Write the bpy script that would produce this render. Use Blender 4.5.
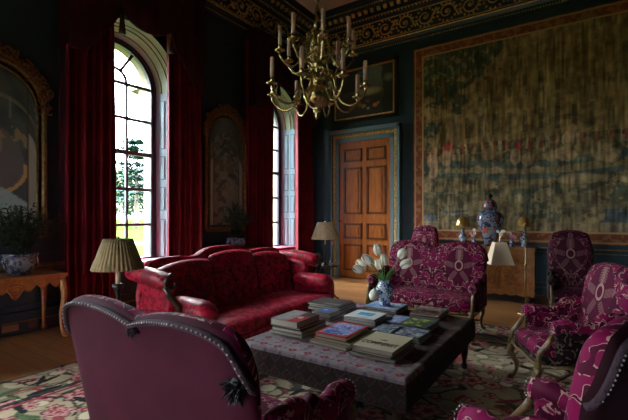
import bpy, math, random
import numpy as np
from mathutils import Vector, Matrix
PI = math.pi
R = math.radians
S = bpy.context.scene
for o in list(bpy.data.objects): bpy.data.objects.remove(o)
COL = S.collection

# ---------------------------------------------------------------- camera, world, exposure
cam = bpy.data.cameras.new('camera'); co = bpy.data.objects.new('camera', cam); COL.objects.link(co)
cam.sensor_width = 36; cam.lens = 400 / 628 * 36; cam.shift_y = 7 / 628
cam.clip_start = .05; cam.clip_end = 600
co.location = (0, 0, 1.45); co.rotation_euler = (R(90), 0, R(34))
S.camera = co
S.view_settings.view_transform = 'Standard'; S.view_settings.look = 'None'
S.view_settings.gamma = 1; S.view_settings.use_curve_mapping = False
S.view_settings.exposure = 2.85
S.cycles.use_denoising = True
S.cycles.max_bounces = 8; S.cycles.diffuse_bounces = 5; S.cycles.glossy_bounces = 3
S.cycles.transparent_max_bounces = 8; S.cycles.sample_clamp_indirect = 6
S.cycles.caustics_reflective = False; S.cycles.caustics_refractive = False
W = bpy.data.worlds.new('world'); S.world = W; W.use_nodes = True
wn = W.node_tree
bg = wn.nodes['Background']
tc = wn.nodes.new('ShaderNodeTexCoord'); sx = wn.nodes.new('ShaderNodeSeparateXYZ'); cr = wn.nodes.new('ShaderNodeValToRGB')
wn.links.new(tc.outputs['Generated'], sx.inputs[0]); wn.links.new(sx.outputs[2], cr.inputs[0]); wn.links.new(cr.outputs[0], bg.inputs[0])
for k_, (p_, c_) in enumerate(((0, .16), (.38, .26), (.62, 1.0), (1.0, 1.6))):      # overcast sky, much brighter overhead
    e_ = cr.color_ramp.elements[k_] if k_ < 2 else cr.color_ramp.elements.new(p_)
    e_.position = p_; e_.color = (.86 * c_, .95 * c_, 1.0 * c_, 1)
bg.inputs[1].default_value = 16.0
WIN_Y = [7.1, 3.57, .08]                       # the windows of the window wall; last unseen, placed by their spacing for daylight
for wy in WIN_Y:                                   # sky portals in the window openings
    l = bpy.data.lights.new('window_portal', 'AREA'); l.shape = 'RECTANGLE'; l.size = 1.4; l.size_y = 3.7
    l.cycles.is_portal = True
    o = bpy.data.objects.new('window_portal', l); COL.objects.link(o)
    o.location = (-6.42, wy, 2.5); o.rotation_euler = (0, R(-90), 0)
    o.rotation_euler = Vector((-1, 0, 0)).to_track_quat('Z', 'Y').to_euler()

FILL_WIN = [-4.2, -1.6]                            # unseen windows added behind the camera for fill daylight
for wx in FILL_WIN:
    l = bpy.data.lights.new('window_portal', 'AREA'); l.shape = 'RECTANGLE'; l.size = 1.5; l.size_y = 2.5
    l.cycles.is_portal = True
    o = bpy.data.objects.new('window_portal', l); COL.objects.link(o)
    o.location = (wx, -5.42, 1.95); o.rotation_euler = (R(-90), 0, 0)

# ---------------------------------------------------------------- materials
def nd(t, k, **kw):
    n = t.nodes.new('ShaderNode' + k)
    for a, b in kw.items(): setattr(n, a, b)
    return n
def mat(name, c=(.5, .5, .5), rough=.6, metal=0, bump=0, bscale=40, var=0, vscale=8, sheen=0, spec=.5, vc=None, coat=0):
    m = bpy.data.materials.new(name); m.use_nodes = True; t = m.node_tree; p = t.nodes['Principled BSDF']
    p.inputs['Base Color'].default_value = (*c, 1); p.inputs['Roughness'].default_value = rough
    p.inputs['Metallic'].default_value = metal; p.inputs['Specular IOR Level'].default_value = spec
    p.inputs['Coat Weight'].default_value = coat
    if sheen:
        p.inputs['Sheen Weight'].default_value = sheen; p.inputs['Sheen Roughness'].default_value = .35
        p.inputs['Sheen Tint'].default_value = (min(1, c[0] * 2 + .25), min(1, c[1] * 2 + .12), min(1, c[2] * 2 + .2), 1)
    tcn = nd(t, 'TexCoord')
    if var or vc:
        n = nd(t, 'TexNoise'); n.inputs['Scale'].default_value = vscale; n.inputs['Detail'].default_value = 5
        t.links.new(tcn.outputs['Object'], n.inputs['Vector'])
        r = nd(t, 'ValToRGB'); t.links.new(n.outputs['Fac'], r.inputs[0])
        c2 = vc or tuple(x * (1 - var) for x in c); c1 = c if vc else tuple(min(1, x * (1 + var)) for x in c)
        r.color_ramp.elements[0].position = .35; r.color_ramp.elements[0].color = (*c2, 1)
        r.color_ramp.elements[1].position = .65; r.color_ramp.elements[1].color = (*c1, 1)
        t.links.new(r.outputs[0], p.inputs['Base Color'])
    if bump:
        n = nd(t, 'TexNoise'); n.inputs['Scale'].default_value = bscale; n.inputs['Detail'].default_value = 4
        t.links.new(tcn.outputs['Object'], n.inputs['Vector'])
        b = nd(t, 'Bump'); b.inputs['Strength'].default_value = bump; b.inputs['Distance'].default_value = .01
        t.links.new(n.outputs['Fac'], b.inputs['Height']); t.links.new(b.outputs[0], p.inputs['Normal'])
    return m
def mth(t, op, a, b=None, c=None):
    n = nd(t, 'Math', operation=op)
    for i, v in enumerate((a, b, c)):
        if v is None: continue
        if isinstance(v, (int, float)): n.inputs[i].default_value = v
        else: t.links.new(v, n.inputs[i])
    return n.outputs[0]
def mixc(t, f, a, b):
    n = nd(t, 'Mix', data_type='RGBA')
    for i, v in ((0, f), (6, a), (7, b)):
        if isinstance(v, tuple): n.inputs[i].default_value = (*v, 1)
        elif isinstance(v, (int, float)): n.inputs[i].default_value = v
        else: t.links.new(v, n.inputs[i])
    return n.outputs[2]
def velvet(name, base=(.185, .004, .055), line=(.52, .32, .27), motif=None, scale=14, sheen=.07, w=.02):
    """cut velvet: wandering pale lines on a plum ground, optional pomegranate motif at (|x|-cx, z-z0)"""
    m = mat(name, base, .6, sheen=sheen, spec=.12); t = m.node_tree; p = t.nodes['Principled BSDF']
    tcn = nd(t, 'TexCoord'); s = nd(t, 'SeparateXYZ'); t.links.new(tcn.outputs['Object'], s.inputs[0])
    ax = mth(t, 'ABSOLUTE', s.outputs[0])
    if motif: ax = mth(t, 'ABSOLUTE', mth(t, 'SUBTRACT', ax, motif[0]))
    cb = nd(t, 'CombineXYZ'); t.links.new(ax, cb.inputs[0]); t.links.new(s.outputs[1], cb.inputs[1]); t.links.new(s.outputs[2], cb.inputs[2])
    n = nd(t, 'TexNoise'); n.inputs['Scale'].default_value = scale; n.inputs['Detail'].default_value = 1.5; n.inputs['Distortion'].default_value = .9
    t.links.new(cb.outputs[0], n.inputs['Vector'])
    n2 = nd(t, 'TexNoise'); n2.inputs['Scale'].default_value = scale * 1.7; n2.inputs['Detail'].default_value = 1.5
    t.links.new(cb.outputs[0], n2.inputs['Vector'])
    iso = mth(t, 'LESS_THAN', mth(t, 'ABSOLUTE', mth(t, 'SUBTRACT', n.outputs['Fac'], .5)), w)
    iso = mth(t, 'MULTIPLY', iso, mth(t, 'GREATER_THAN', n2.outputs['Fac'], .44))
    dark = mth(t, 'GREATER_THAN', n.outputs['Fac'], .5)
    mask = iso; dim = mth(t, 'MULTIPLY', dark, .8)
    if motif:
        X = ax; Z = mth(t, 'SUBTRACT', s.outputs[2], motif[1])
        def rad(zc, kz):
            zz = mth(t, 'MULTIPLY', mth(t, 'SUBTRACT', Z, zc), kz)
            return mth(t, 'SQRT', mth(t, 'ADD', mth(t, 'MULTIPLY', X, X), mth(t, 'MULTIPLY', zz, zz)))
        r = rad(0, .78)
        ring = mth(t, 'LESS_THAN', mth(t, 'ABSOLUTE', mth(t, 'SUBTRACT', r, .045)), .009)
        th = mth(t, 'ARCTAN2', X, mth(t, 'ADD', Z, .03))
        lobe = mth(t, 'POWER', mth(t, 'ABSOLUTE', mth(t, 'COSINE', mth(t, 'MULTIPLY', th, 2.5))), 3)
        leafr = mth(t, 'ADD', mth(t, 'MULTIPLY', lobe, .15), .05)
        inl = mth(t, 'MULTIPLY', mth(t, 'LESS_THAN', r, leafr), mth(t, 'GREATER_THAN', r, .066))
        vein = mth(t, 'GREATER_THAN', mth(t, 'SINE', mth(t, 'MULTIPLY', r, 420)), -.2)
        up = mth(t, 'MULTIPLY', mth(t, 'MULTIPLY', mth(t, 'LESS_THAN', X, .02), mth(t, 'GREATER_THAN', Z, .06)), mth(t, 'LESS_THAN', Z, .2))
        petals = mth(t, 'MULTIPLY', mth(t, 'MULTIPLY', inl, vein), .5)
        arc = mth(t, 'LESS_THAN', mth(t, 'ABSOLUTE', mth(t, 'SUBTRACT', rad(.02, .8), .215)), .008)
        out = mth(t, 'SUBTRACT', 1, mth(t, 'LESS_THAN', r, .17))
        mask = mth(t, 'MAXIMUM', mth(t, 'MULTIPLY', iso, out), mth(t, 'MAXIMUM', ring, mth(t, 'MAXIMUM', petals, mth(t, 'MAXIMUM', mth(t, 'MULTIPLY', up, .6), 0))))
        dim = mth(t, 'MAXIMUM', mth(t, 'MULTIPLY', dim, out), mth(t, 'MULTIPLY', mth(t, 'SUBTRACT', 1, out), .65))
    col = mixc(t, dim, base, tuple(x * .2 for x in base))
    col = mixc(t, mth(t, 'MULTIPLY', mask, .75), col, line)
    t.links.new(col, p.inputs['Base Color'])
    return m
def vcol_mat(name, rough=.8, metal=0, bump=0, bscale=200, spec=.3, coat=0, wav=None):
    m = mat(name, (.5, .5, .5), rough, metal, bump, bscale, spec=spec, coat=coat); t = m.node_tree; p = t.nodes['Principled BSDF']
    a = nd(t, 'VertexColor', layer_name='Col'); t.links.new(a.outputs[0], p.inputs['Base Color'])
    return m
def wood(name, a, b, scale=(1, 1, 12), rough=.35, sc=3, coat=.2):
    m = mat(name, a, rough, coat=coat); t = m.node_tree; p = t.nodes['Principled BSDF']
    tcn = nd(t, 'TexCoord'); mp = nd(t, 'Mapping'); mp.inputs['Scale'].default_value = scale
    t.links.new(tcn.outputs['Object'], mp.inputs[0])
    n = nd(t, 'TexNoise'); n.inputs['Scale'].default_value = sc; n.inputs['Detail'].default_value = 6; n.inputs['Distortion'].default_value = 1.2
    t.links.new(mp.outputs[0], n.inputs['Vector']); r = nd(t, 'ValToRGB'); t.links.new(n.outputs['Fac'], r.inputs[0])
    r.color_ramp.elements[0].position = .32; r.color_ramp.elements[0].color = (*b, 1)
    r.color_ramp.elements[1].position = .68; r.color_ramp.elements[1].color = (*a, 1)
    t.links.new(r.outputs[0], p.inputs['Base Color']); return m

M = {}
M['wall'] = mat('teal_wall_paint', (.010, .031, .046), .55, bump=.15, bscale=60, var=.15, vscale=2)
M['wall_trim'] = mat('teal_painted_wood', (.010, .027, .040), .4)
M['blue_trim'] = mat('grey_blue_painted_trim', (.13, .21, .25), .4)
M['ceiling'] = mat('ceiling_plaster', (.62, .48, .42), .8)
M['gold'] = mat('aged_gilding', (.60, .38, .12), .45, .45, bump=.4, bscale=90, var=.3, vscale=20)
M['gold_dark'] = mat('dull_gilding', (.2, .125, .045), .5, .6, bump=.4, bscale=90, var=.35, vscale=20)
M['gold_red'] = mat('red_bole_gilding', (.2, .085, .035), .5, .5, bump=.6, bscale=70, var=.4, vscale=25)
M['brass'] = mat('brass', (.62, .45, .18), .22, 1.0)
M['chand'] = mat('old_chandelier_brass', (.5, .38, .16), .25, 1.0, var=.2, vscale=10)
M['door'] = wood('door_mahogany', (.50, .16, .03), (.30, .08, .014), (6, 6, .7), .3, 4, .4)
M['door_dark'] = wood('door_moulding', (.17, .05, .013), (.09, .025, .008), (6, 6, .7), .3, 4, .3)
M['pine'] = wood('console_wood', (.42, .155, .035), (.24, .075, .016), (1, 5, 5), .35, 4, .3)
M['walnut'] = wood('walnut_veneer', (.40, .15, .035), (.15, .05, .012), (2, 2, 2), .45, 6, .08)
M['walnut2'] = wood('walnut_border', (.46, .20, .055), (.27, .10, .028), (5, 5, 2), .45, 5, .08)
M['dark_wood'] = wood('dark_wood', (.05, .022, .012), (.02, .01, .006), (3, 3, 3), .3, 4, .3)
M['gilt_wood'] = wood('gilded_brown_wood', (.24, .15, .06), (.09, .05, .022), (3, 3, 3), .4, 9, .1)
M['black'] = mat('black_paint', (.008, .008, .01), .35)
M['frame'] = mat('window_frame_paint', (.045, .05, .065), .45)
M['shutter'] = mat('pale_blue_shutter_paint', (.36, .55, .64), .45)
M['shutter_groove'] = mat('shutter_groove', (.17, .30, .37), .5)
M['soffit'] = mat('arch_paint_lawn_bounce', (.38, .52, .34), .5)  # pale paint with green bounce light from the lawn put into its colour
M['stone'] = mat('limestone', (.22, .18, .12), .9, spec=.1, var=.12, vscale=4, bump=.3, bscale=20)
M['curtain'] = mat('crimson_curtain', (.16, .003, .013), .7, sheen=.1, spec=.2, var=.25, vscale=3)
M['pelmet'] = mat('dark_pelmet_velvet', (.035, .003, .007), .7, sheen=.0, spec=.2, var=.3, vscale=9)
M['tassel'] = mat('dark_tassel_silk', (.035, .006, .012), .7)
M['seatred'] = mat('window_seat_red', (.34, .01, .03), .7, sheen=.4)
M['cream'] = mat('cream_candle', (.62, .38, .28), .45)
M['ivory'] = mat('ivory_sleeve', (.5, .36, .22), .5)
M['shade_tan'] = mat('pleated_silk_tan', (.30, .21, .095), .7, var=.1, vscale=30)
M['shade_cream'] = mat('cream_lamp_card', (.82, .66, .46), .7)
M['shade_beige'] = mat('beige_pleated_silk', (.50, .36, .22), .7, var=.1, vscale=30)
M['gold_shade'] = mat('gilt_metal_shade', (.55, .34, .12), .3, .9)
M['plain_plum'] = mat('plain_plum_velvet', (.052, .007, .019), .7, sheen=.05, spec=.1, var=.12, vscale=5)
M['plain_dark'] = mat('plain_maroon_backcloth', (.022, .004, .009), .75, sheen=.1, spec=.15)
M['braid'] = mat('grey_plum_braid', (.045, .02, .034), .8, bump=.8, bscale=160)
M['nail'] = mat('pale_nail_beads', (.5, .43, .45), .35, .3)
M['ribbon'] = mat('black_ribbon', (.006, .003, .006), .6)
M['vel_set'] = velvet('pomegranate_velvet_settee', motif=(.34, .80))
M['vel_chair'] = velvet('pomegranate_velvet_chair', motif=(0, .84))
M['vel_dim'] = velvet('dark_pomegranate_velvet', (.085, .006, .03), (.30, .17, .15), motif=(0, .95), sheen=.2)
M['vel'] = velvet('scrolled_plum_velvet', scale=13)
M['vel_dark'] = velvet('black_scrolled_velvet', (.012, .004, .008), (.16, .13, .08), scale=12, sheen=.1, w=.03)
M['foliage'] = mat('dark_leaf', (.020, .035, .018), .55, var=.4, vscale=12)
M['stem'] = mat('green_stem', (.10, .22, .04), .5)
M['tulip'] = mat('white_tulip_petal', (.82, .80, .68), .5)
M['pink'] = mat('pink_petal', (.62, .22, .34), .5)
M['page'] = mat('book_pages', (.52, .46, .38), .8, bump=.5, bscale=300)
M['leafout'] = mat('park_tree_leaves', (.035, .055, .03), .9, spec=.05, var=.3, vscale=.6)
M['leafcedar'] = mat('cedar_needles', (.02, .042, .036), .9, spec=.05, var=.3, vscale=.6)
M['bark'] = mat('grey_bark', (.14, .12, .10), .9)
M['lawn'] = mat('lawn', (.014, .022, .005), 1, spec=0, var=.15, vscale=.1)
M['gravel'] = mat('pale_gravel', (.04, .04, .028), 1, spec=0)
M['tray'] = mat('silver_tray', (.5, .52, .55), .15, 1.0)
M['outlet'] = mat('brass_plate', (.35, .22, .09), .4, .6)
M['outlet2'] = mat('brown_plate', (.10, .05, .03), .5)

def glass():
    m = bpy.data.materials.new('window_glass'); m.use_nodes = True; t = m.node_tree; t.nodes.clear()
    o = nd(t, 'OutputMaterial'); mx = nd(t, 'MixShader'); tr = nd(t, 'BsdfTransparent'); gl = nd(t, 'BsdfGlossy')
    gl.inputs['Roughness'].default_value = .02; tr.inputs[0].default_value = (.97, .98, .98, 1)
    fr = nd(t, 'Fresnel'); fr.inputs[0].default_value = 1.2
    t.links.new(fr.outputs[0], mx.inputs[0]); t.links.new(tr.outputs[0], mx.inputs[1]); t.links.new(gl.outputs[0], mx.inputs[2])
    t.links.new(mx.outputs[0], o.inputs[0]); return m
M['glass'] = glass()

def damask():
    m = mat('crimson_damask', (.22, .004, .022), .42, sheen=.2, spec=.3); t = m.node_tree; p = t.nodes['Principled BSDF']
    tcn = nd(t, 'TexCoord'); n = nd(t, 'TexNoise'); n.inputs['Scale'].default_value = 13; n.inputs['Detail'].default_value = 1.5; n.inputs['Distortion'].default_value = 1
    t.links.new(tcn.outputs['Object'], n.inputs['Vector'])
    k = mth(t, 'GREATER_THAN', n.outputs['Fac'], .52)
    t.links.new(mixc(t, k, (.20, .004, .015), (.42, .008, .034)), p.inputs['Base Color'])
    t.links.new(mth(t, 'ADD', mth(t, 'MULTIPLY', k, -.12), .5), p.inputs['Roughness'])
    return m
M['damask'] = damask()
M['damask_dark'] = mat('damask_button', (.07, .002, .008), .6)

def delft(name, scale=22, red=False, white=(.50, .56, .62), blue=(.03, .07, .22)):
    m = mat(name, white, .15, coat=.5); t = m.node_tree; p = t.nodes['Principled BSDF']
    tcn = nd(t, 'TexCoord'); n = nd(t, 'TexNoise'); n.inputs['Scale'].default_value = scale; n.inputs['Detail'].default_value = 2; n.inputs['Distortion'].default_value = 1.5
    t.links.new(tcn.outputs['Object'], n.inputs['Vector'])
    c = mixc(t, mth(t, 'GREATER_THAN', n.outputs['Fac'], .5), white, blue)
    if red:
        n2 = nd(t, 'TexNoise'); n2.inputs['Scale'].default_value = 7; t.links.new(tcn.outputs['Object'], n2.inputs['Vector'])
        c = mixc(t, mth(t, 'GREATER_THAN', n2.outputs['Fac'], .58), c, (.35, .07, .04))
    t.links.new(c, p.inputs['Base Color']); return m
M['delft'] = delft('blue_and_white_porcelain', 30)
M['delft_dim'] = delft('grey_blue_porcelain', 14, white=(.12, .135, .16), blue=(.015, .02, .055))
M['imari'] = delft('imari_porcelain', 11, True, (.21, .24, .29), (.03, .045, .11))
def floor_mat():
    m = mat('oak_floor_boards', (.3, .15, .06), .32, coat=.2); t = m.node_tree; p = t.nodes['Principled BSDF']
    tcn = nd(t, 'TexCoord'); mp = nd(t, 'Mapping'); t.links.new(tcn.outputs['Object'], mp.inputs[0])
    b = nd(t, 'TexBrick'); t.links.new(mp.outputs[0], b.inputs['Vector'])
    b.inputs['Scale'].default_value = 1; b.inputs['Brick Width'].default_value = 2.6; b.inputs['Row Height'].default_value = .17
    b.inputs['Mortar Size'].default_value = .004; b.inputs['Color1'].default_value = (.36, .165, .058, 1); b.inputs['Color2'].default_value = (.21, .09, .033, 1)
    b.inputs['Mortar'].default_value = (.05, .02, .01, 1); b.inputs['Bias'].default_value = 0
    mp2 = nd(t, 'Mapping'); mp2.inputs['Scale'].default_value = (1, 14, 1); t.links.new(tcn.outputs['Object'], mp2.inputs[0])
    n = nd(t, 'TexNoise'); n.inputs['Scale'].default_value = 2.5; n.inputs['Detail'].default_value = 6; t.links.new(mp2.outputs[0], n.inputs['Vector'])
    mx = nd(t, 'Mix', data_type='RGBA', blend_type='MULTIPLY'); mx.inputs[0].default_value = .6
    r = nd(t, 'ValToRGB'); r.color_ramp.elements[0].position = .3; r.color_ramp.elements[0].color = (.45, .4, .35, 1); r.color_ramp.elements[1].position = .7
    t.links.new(n.outputs['Fac'], r.inputs[0]); t.links.new(b.outputs['Color'], mx.inputs[6]); t.links.new(r.outputs[0], mx.inputs[7])
    t.links.new(mx.outputs[2], p.inputs['Base Color']); return m
M['floor'] = floor_mat()
M['rugm'] = vcol_mat('needlepoint_rug', .95, bump=.5, bscale=250, spec=.1)
M['tapm'] = vcol_mat('woven_tapestry', .95, spec=.1)
M['paintm'] = vcol_mat('oil_painting', .4, spec=.4)
M['mirrorm'] = vcol_mat('mirror_glass_painted_reflection', .22, .1, spec=.5)  # its vertex colours hold a painted reflection
M['ottom'] = vcol_mat('kilim_ottoman_cloth', .9, bump=.6, bscale=120, spec=.15)
M['artm'] = vcol_mat('printed_book_cover', .5, spec=.25)
_cm = {}
def cmat(c, rough=.4):
    k = (tuple(round(x, 3) for x in c), rough)
    if k not in _cm: _cm[k] = mat('book_cloth', c, rough)
    return _cm[k]

# ---------------------------------------------------------------- mesh building
class MB:
    def __init__(s): s.v = []; s.f = []; s.mi = []; s.sm = []; s.c = None; s.k = 0
    def add(s, v, f, smooth=True, mi=None):
        b = len(s.v); s.v += [tuple(p) for p in v]; s.f += [tuple(b + i for i in q) for q in f]
        s.mi += [s.k if mi is None else mi] * len(f); s.sm += [smooth] * len(f)
    def box(s, x0, x1, y0, y1, z0, z1, rot=None, at=None, mi=None):
        v = [(x, y, z) for z in (z0, z1) for y in (y0, y1) for x in (x0, x1)]
        if rot is not None:
            mt = Matrix.Rotation(rot, 3, 'Z'); v = [mt @ Vector(p) for p in v]
        if at is not None: v = [Vector(p) + Vector(at) for p in v]
        s.add(v, [(0, 2, 3, 1), (4, 5, 7, 6), (0, 1, 5, 4), (2, 6, 7, 3), (0, 4, 6, 2), (1, 3, 7, 5)], False, mi)
    def lathe(s, prof, at=(0, 0, 0), n=20, flute=0, fn=0, cap=True):
        v = []; f = []
        for r, z in prof:
            for i in range(n):
                a = 2 * PI * i / n; rr = r * (1 + flute * math.cos(fn * a)) if flute else r
                v.append((at[0] + rr * math.cos(a), at[1] + rr * math.sin(a), at[2] + z))
        m = len(prof)
        for j in range(m - 1):
            for i in range(n): f.append((j * n + i, j * n + (i + 1) % n, (j + 1) * n + (i + 1) % n, (j + 1) * n + i))
        if cap: f.append(tuple(range(n - 1, -1, -1))); f.append(tuple((m - 1) * n + i for i in range(n)))
        s.add(v, f)
    def tube(s, pts, rad, n=8, closed=False, flat=1):
        pts = [Vector(p) for p in pts]; m = len(pts); v = []; f = []
        if not hasattr(rad, '__len__'): rad = [rad] * m
        up = Vector((0, 0, 1)); prev = None
        for i, p in enumerate(pts):
            a = pts[(i - 1) % m] if (closed or i > 0) else p; b = pts[(i + 1) % m] if (closed or i < m - 1) else p
            t = (b - a); t = t.normalized() if t.length > 1e-9 else Vector((0, 0, 1))
            if prev is None:
                x = t.cross(up) if abs(t.z) < .95 else t.cross(Vector((1, 0, 0)))
            else: x = prev - t * prev.dot(t)
            x.normalize(); prev = x; y = t.cross(x)
            for k in range(n):
                an = 2 * PI * k / n; v.append(p + (x * math.cos(an) + y * math.sin(an) * flat) * rad[i])
        for j in range(m if closed else m - 1):
            for k in range(n):
                j2 = (j + 1) % m; f.append((j * n + k, j * n + (k + 1) % n, j2 * n + (k + 1) % n, j2 * n + k))
        if not closed: f.append(tuple(range(n - 1, -1, -1))); f.append(tuple((m - 1) * n + k for k in range(n)))
        s.add(v, f)
    def ball(s, c, r, n=8, m=5, sc=(1, 1, 1)):
        v = [(c[0], c[1], c[2] - r * sc[2])]; f = []
        for j in range(1, m):
            a = -PI / 2 + PI * j / m
            for i in range(n):
                b = 2 * PI * i / n
                v.append((c[0] + r * sc[0] * math.cos(a) * math.cos(b), c[1] + r * sc[1] * math.cos(a) * math.sin(b), c[2] + r * sc[2] * math.sin(a)))
        v.append((c[0], c[1], c[2] + r * sc[2])); L = len(v) - 1
        for i in range(n): f.append((0, 1 + (i + 1) % n, 1 + i)); f.append((L, 1 + (m - 2) * n + i, 1 + (m - 2) * n + (i + 1) % n))
        for j in range(m - 2):
            for i in range(n): f.append((1 + j * n + i, 1 + j * n + (i + 1) % n, 1 + (j + 1) * n + (i + 1) % n, 1 + (j + 1) * n + i))
        s.add(v, f)
    def soft(s, c, h, e=5, nu=14, disp=None, ez=None):
        """superellipsoid cushion, centre c, half sizes h"""
        n, m = nu * 2, nu; v = []; f = []
        P = lambda x, k: math.copysign(abs(x) ** (2 / k), x)
        ez = ez or e
        for j in range(m + 1):
            a = -PI / 2 + PI * j / m
            for i in range(n):
                b = 2 * PI * i / n
                x, y, z = P(math.cos(a), ez) * P(math.cos(b), e), P(math.cos(a), ez) * P(math.sin(b), e), P(math.sin(a), ez)
                p = [c[0] + h[0] * x, c[1] + h[1] * y, c[2] + h[2] * z]
                if disp: p = disp(p, x, y, z)
                v.append(p)
        for j in range(m):
            for i in range(n): f.append((j * n + i, j * n + (i + 1) % n, (j + 1) * n + (i + 1) % n, (j + 1) * n + i))
        s.add(v, f)
    def panel(s, p0, p1, z0, hf, T, rake=0, nu=40, nz=10, bulge=0, end=10, taper=0, mats=(0, 0), zb=None, disp=None):
        """upholstered upright slab from plan point p0 to p1; the left-hand normal of p0->p1 is its front"""
        p0 = Vector((*p0, 0)); p1 = Vector((*p1, 0)); d = p1 - p0; L = d.length; d.normalize(); nrm = Vector((-d.y, d.x, 0))
        rows = []
        for i in range(nu + 1):
            u = -1 + 2 * i / nu; uu = math.copysign(1 - (1 - abs(u)) ** 1.6, u); H = hf(uu)
            th = max(.002, T * (1 - abs(uu) ** end) ** .5) / 2; zz0 = zb(uu) if zb else z0
            cs = []
            Hc = max(H - T / 2, zz0 + .001)
            for k in range(nz + 1):
                q = k / nz; z = zz0 + (Hc - zz0) * q; cs.append((th + bulge * math.sin(PI * min(1, q * .9 + .05)) * (1 - abs(uu) ** 4), z, 0))
            for k in range(1, 8):
                a = PI * k / 8; cs.append((th * math.cos(a), Hc + T / 2 * math.sin(a), 0 if k < 5 else 1))
            for k in range(nz + 1):
                q = 1 - k / nz; cs.append((-th, zz0 + (Hc - zz0) * q, 1))
            row = []
            for y, z, b in cs:
                w = L / 2 * uu * (1 - taper * (1 - (z - z0) / max(.01, hf(0) - z0)))
                p = p0 + d * (L / 2 + w) + nrm * (y - rake * (z - z0)); p.z = z
                if disp: p = disp(p, uu, z, b)
                row.append(p)
            rows.append(row)
        n = len(rows[0]); v = [p for r in rows for p in r]; f = []; fm = []
        for i in range(nu):
            for k in range(n - 1): f.append((i * n + k, i * n + k + 1, (i + 1) * n + k + 1, (i + 1) * n + k)); fm.append(mats[0] if k < nz + 5 else mats[1])
            f.append((i * n + n - 1, i * n, (i + 1) * n, (i + 1) * n + n - 1)); fm.append(mats[1])
        f.append(tuple(range(n))); f.append(tuple(nu * n + k for k in range(n - 1, -1, -1))); fm += [mats[0], mats[0]]
        b = len(s.v); s.v += [tuple(p) for p in v]; s.f += [tuple(b + i for i in q) for q in f]; s.mi += fm; s.sm += [True] * len(f)
        return rows
    def prism(s, poly, z0, z1, fn=None):
        """extrude a polygon (a,b); fn maps (a,b,c) to a point"""
        fn = fn or (lambda a, b, c: (a, b, c)); n = len(poly)
        v = [fn(a, b, z0) for a, b in poly] + [fn(a, b, z1) for a, b in poly]
        f = [tuple(range(n - 1, -1, -1)), tuple(range(n, 2 * n))] + [(i, (i + 1) % n, n + (i + 1) % n, n + i) for i in range(n)]
        s.add(v, f, False)
    def leaf(s, p, d, L, w, droop=.2, rng=random):
        d = Vector(d).normalized(); sd = d.cross(Vector((0, 0, 1)));
        sd = sd.normalized() if sd.length > .01 else Vector((1, 0, 0))
        sd = (sd + Vector((rng.uniform(-.5, .5), rng.uniform(-.5, .5), rng.uniform(-.5, .5)))).normalized()
        p = Vector(p); m = p + d * L * .5; e = p + d * L - Vector((0, 0, droop * L))
        s.add([p, m + sd * w / 2, e, m - sd * w / 2], [(0, 1, 2, 3)], False)
    def build(s, name, mats, parent=None, loc=None, recalc=True):
        me = bpy.data.meshes.new(name); me.from_pydata(s.v, [], s.f)
        if not isinstance(mats, (list, tuple)): mats = [mats]
        for m in mats: me.materials.append(m if not isinstance(m, str) else M[m])
        me.polygons.foreach_set('material_index', s.mi); me.polygons.foreach_set('use_smooth', s.sm)
        me.update()
        if recalc:
            import bmesh
            bm = bmesh.new(); bm.from_mesh(me); bmesh.ops.recalc_face_normals(bm, faces=bm.faces); bm.to_mesh(me); bm.free()
        o = bpy.data.objects.new(name, me); COL.objects.link(o)
        if parent: o.parent = parent
        if loc: o.location = loc
        return o
def tag(o, label=None, cat=None, group=None, kind=None):
    if label: o['label'] = label
    if cat: o['category'] = cat
    if group: o['group'] = group
    if kind: o['kind'] = kind
    return o
def thing(name, label, cat, loc=(0, 0, 0), rz=0, group=None):
    o = bpy.data.objects.new(name, None); COL.objects.link(o); o.location = loc; o.rotation_euler = (0, 0, rz)
    o.empty_display_size = .1
    return tag(o, label, cat, group)
def struct(o, parent=None): o['kind'] = 'structure'; return o
def copy_tree(o, parent=None):
    c = o.copy(); COL.objects.link(c); c.parent = parent
    for ch in list(o.children): copy_tree(ch, c)
    return c
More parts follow.
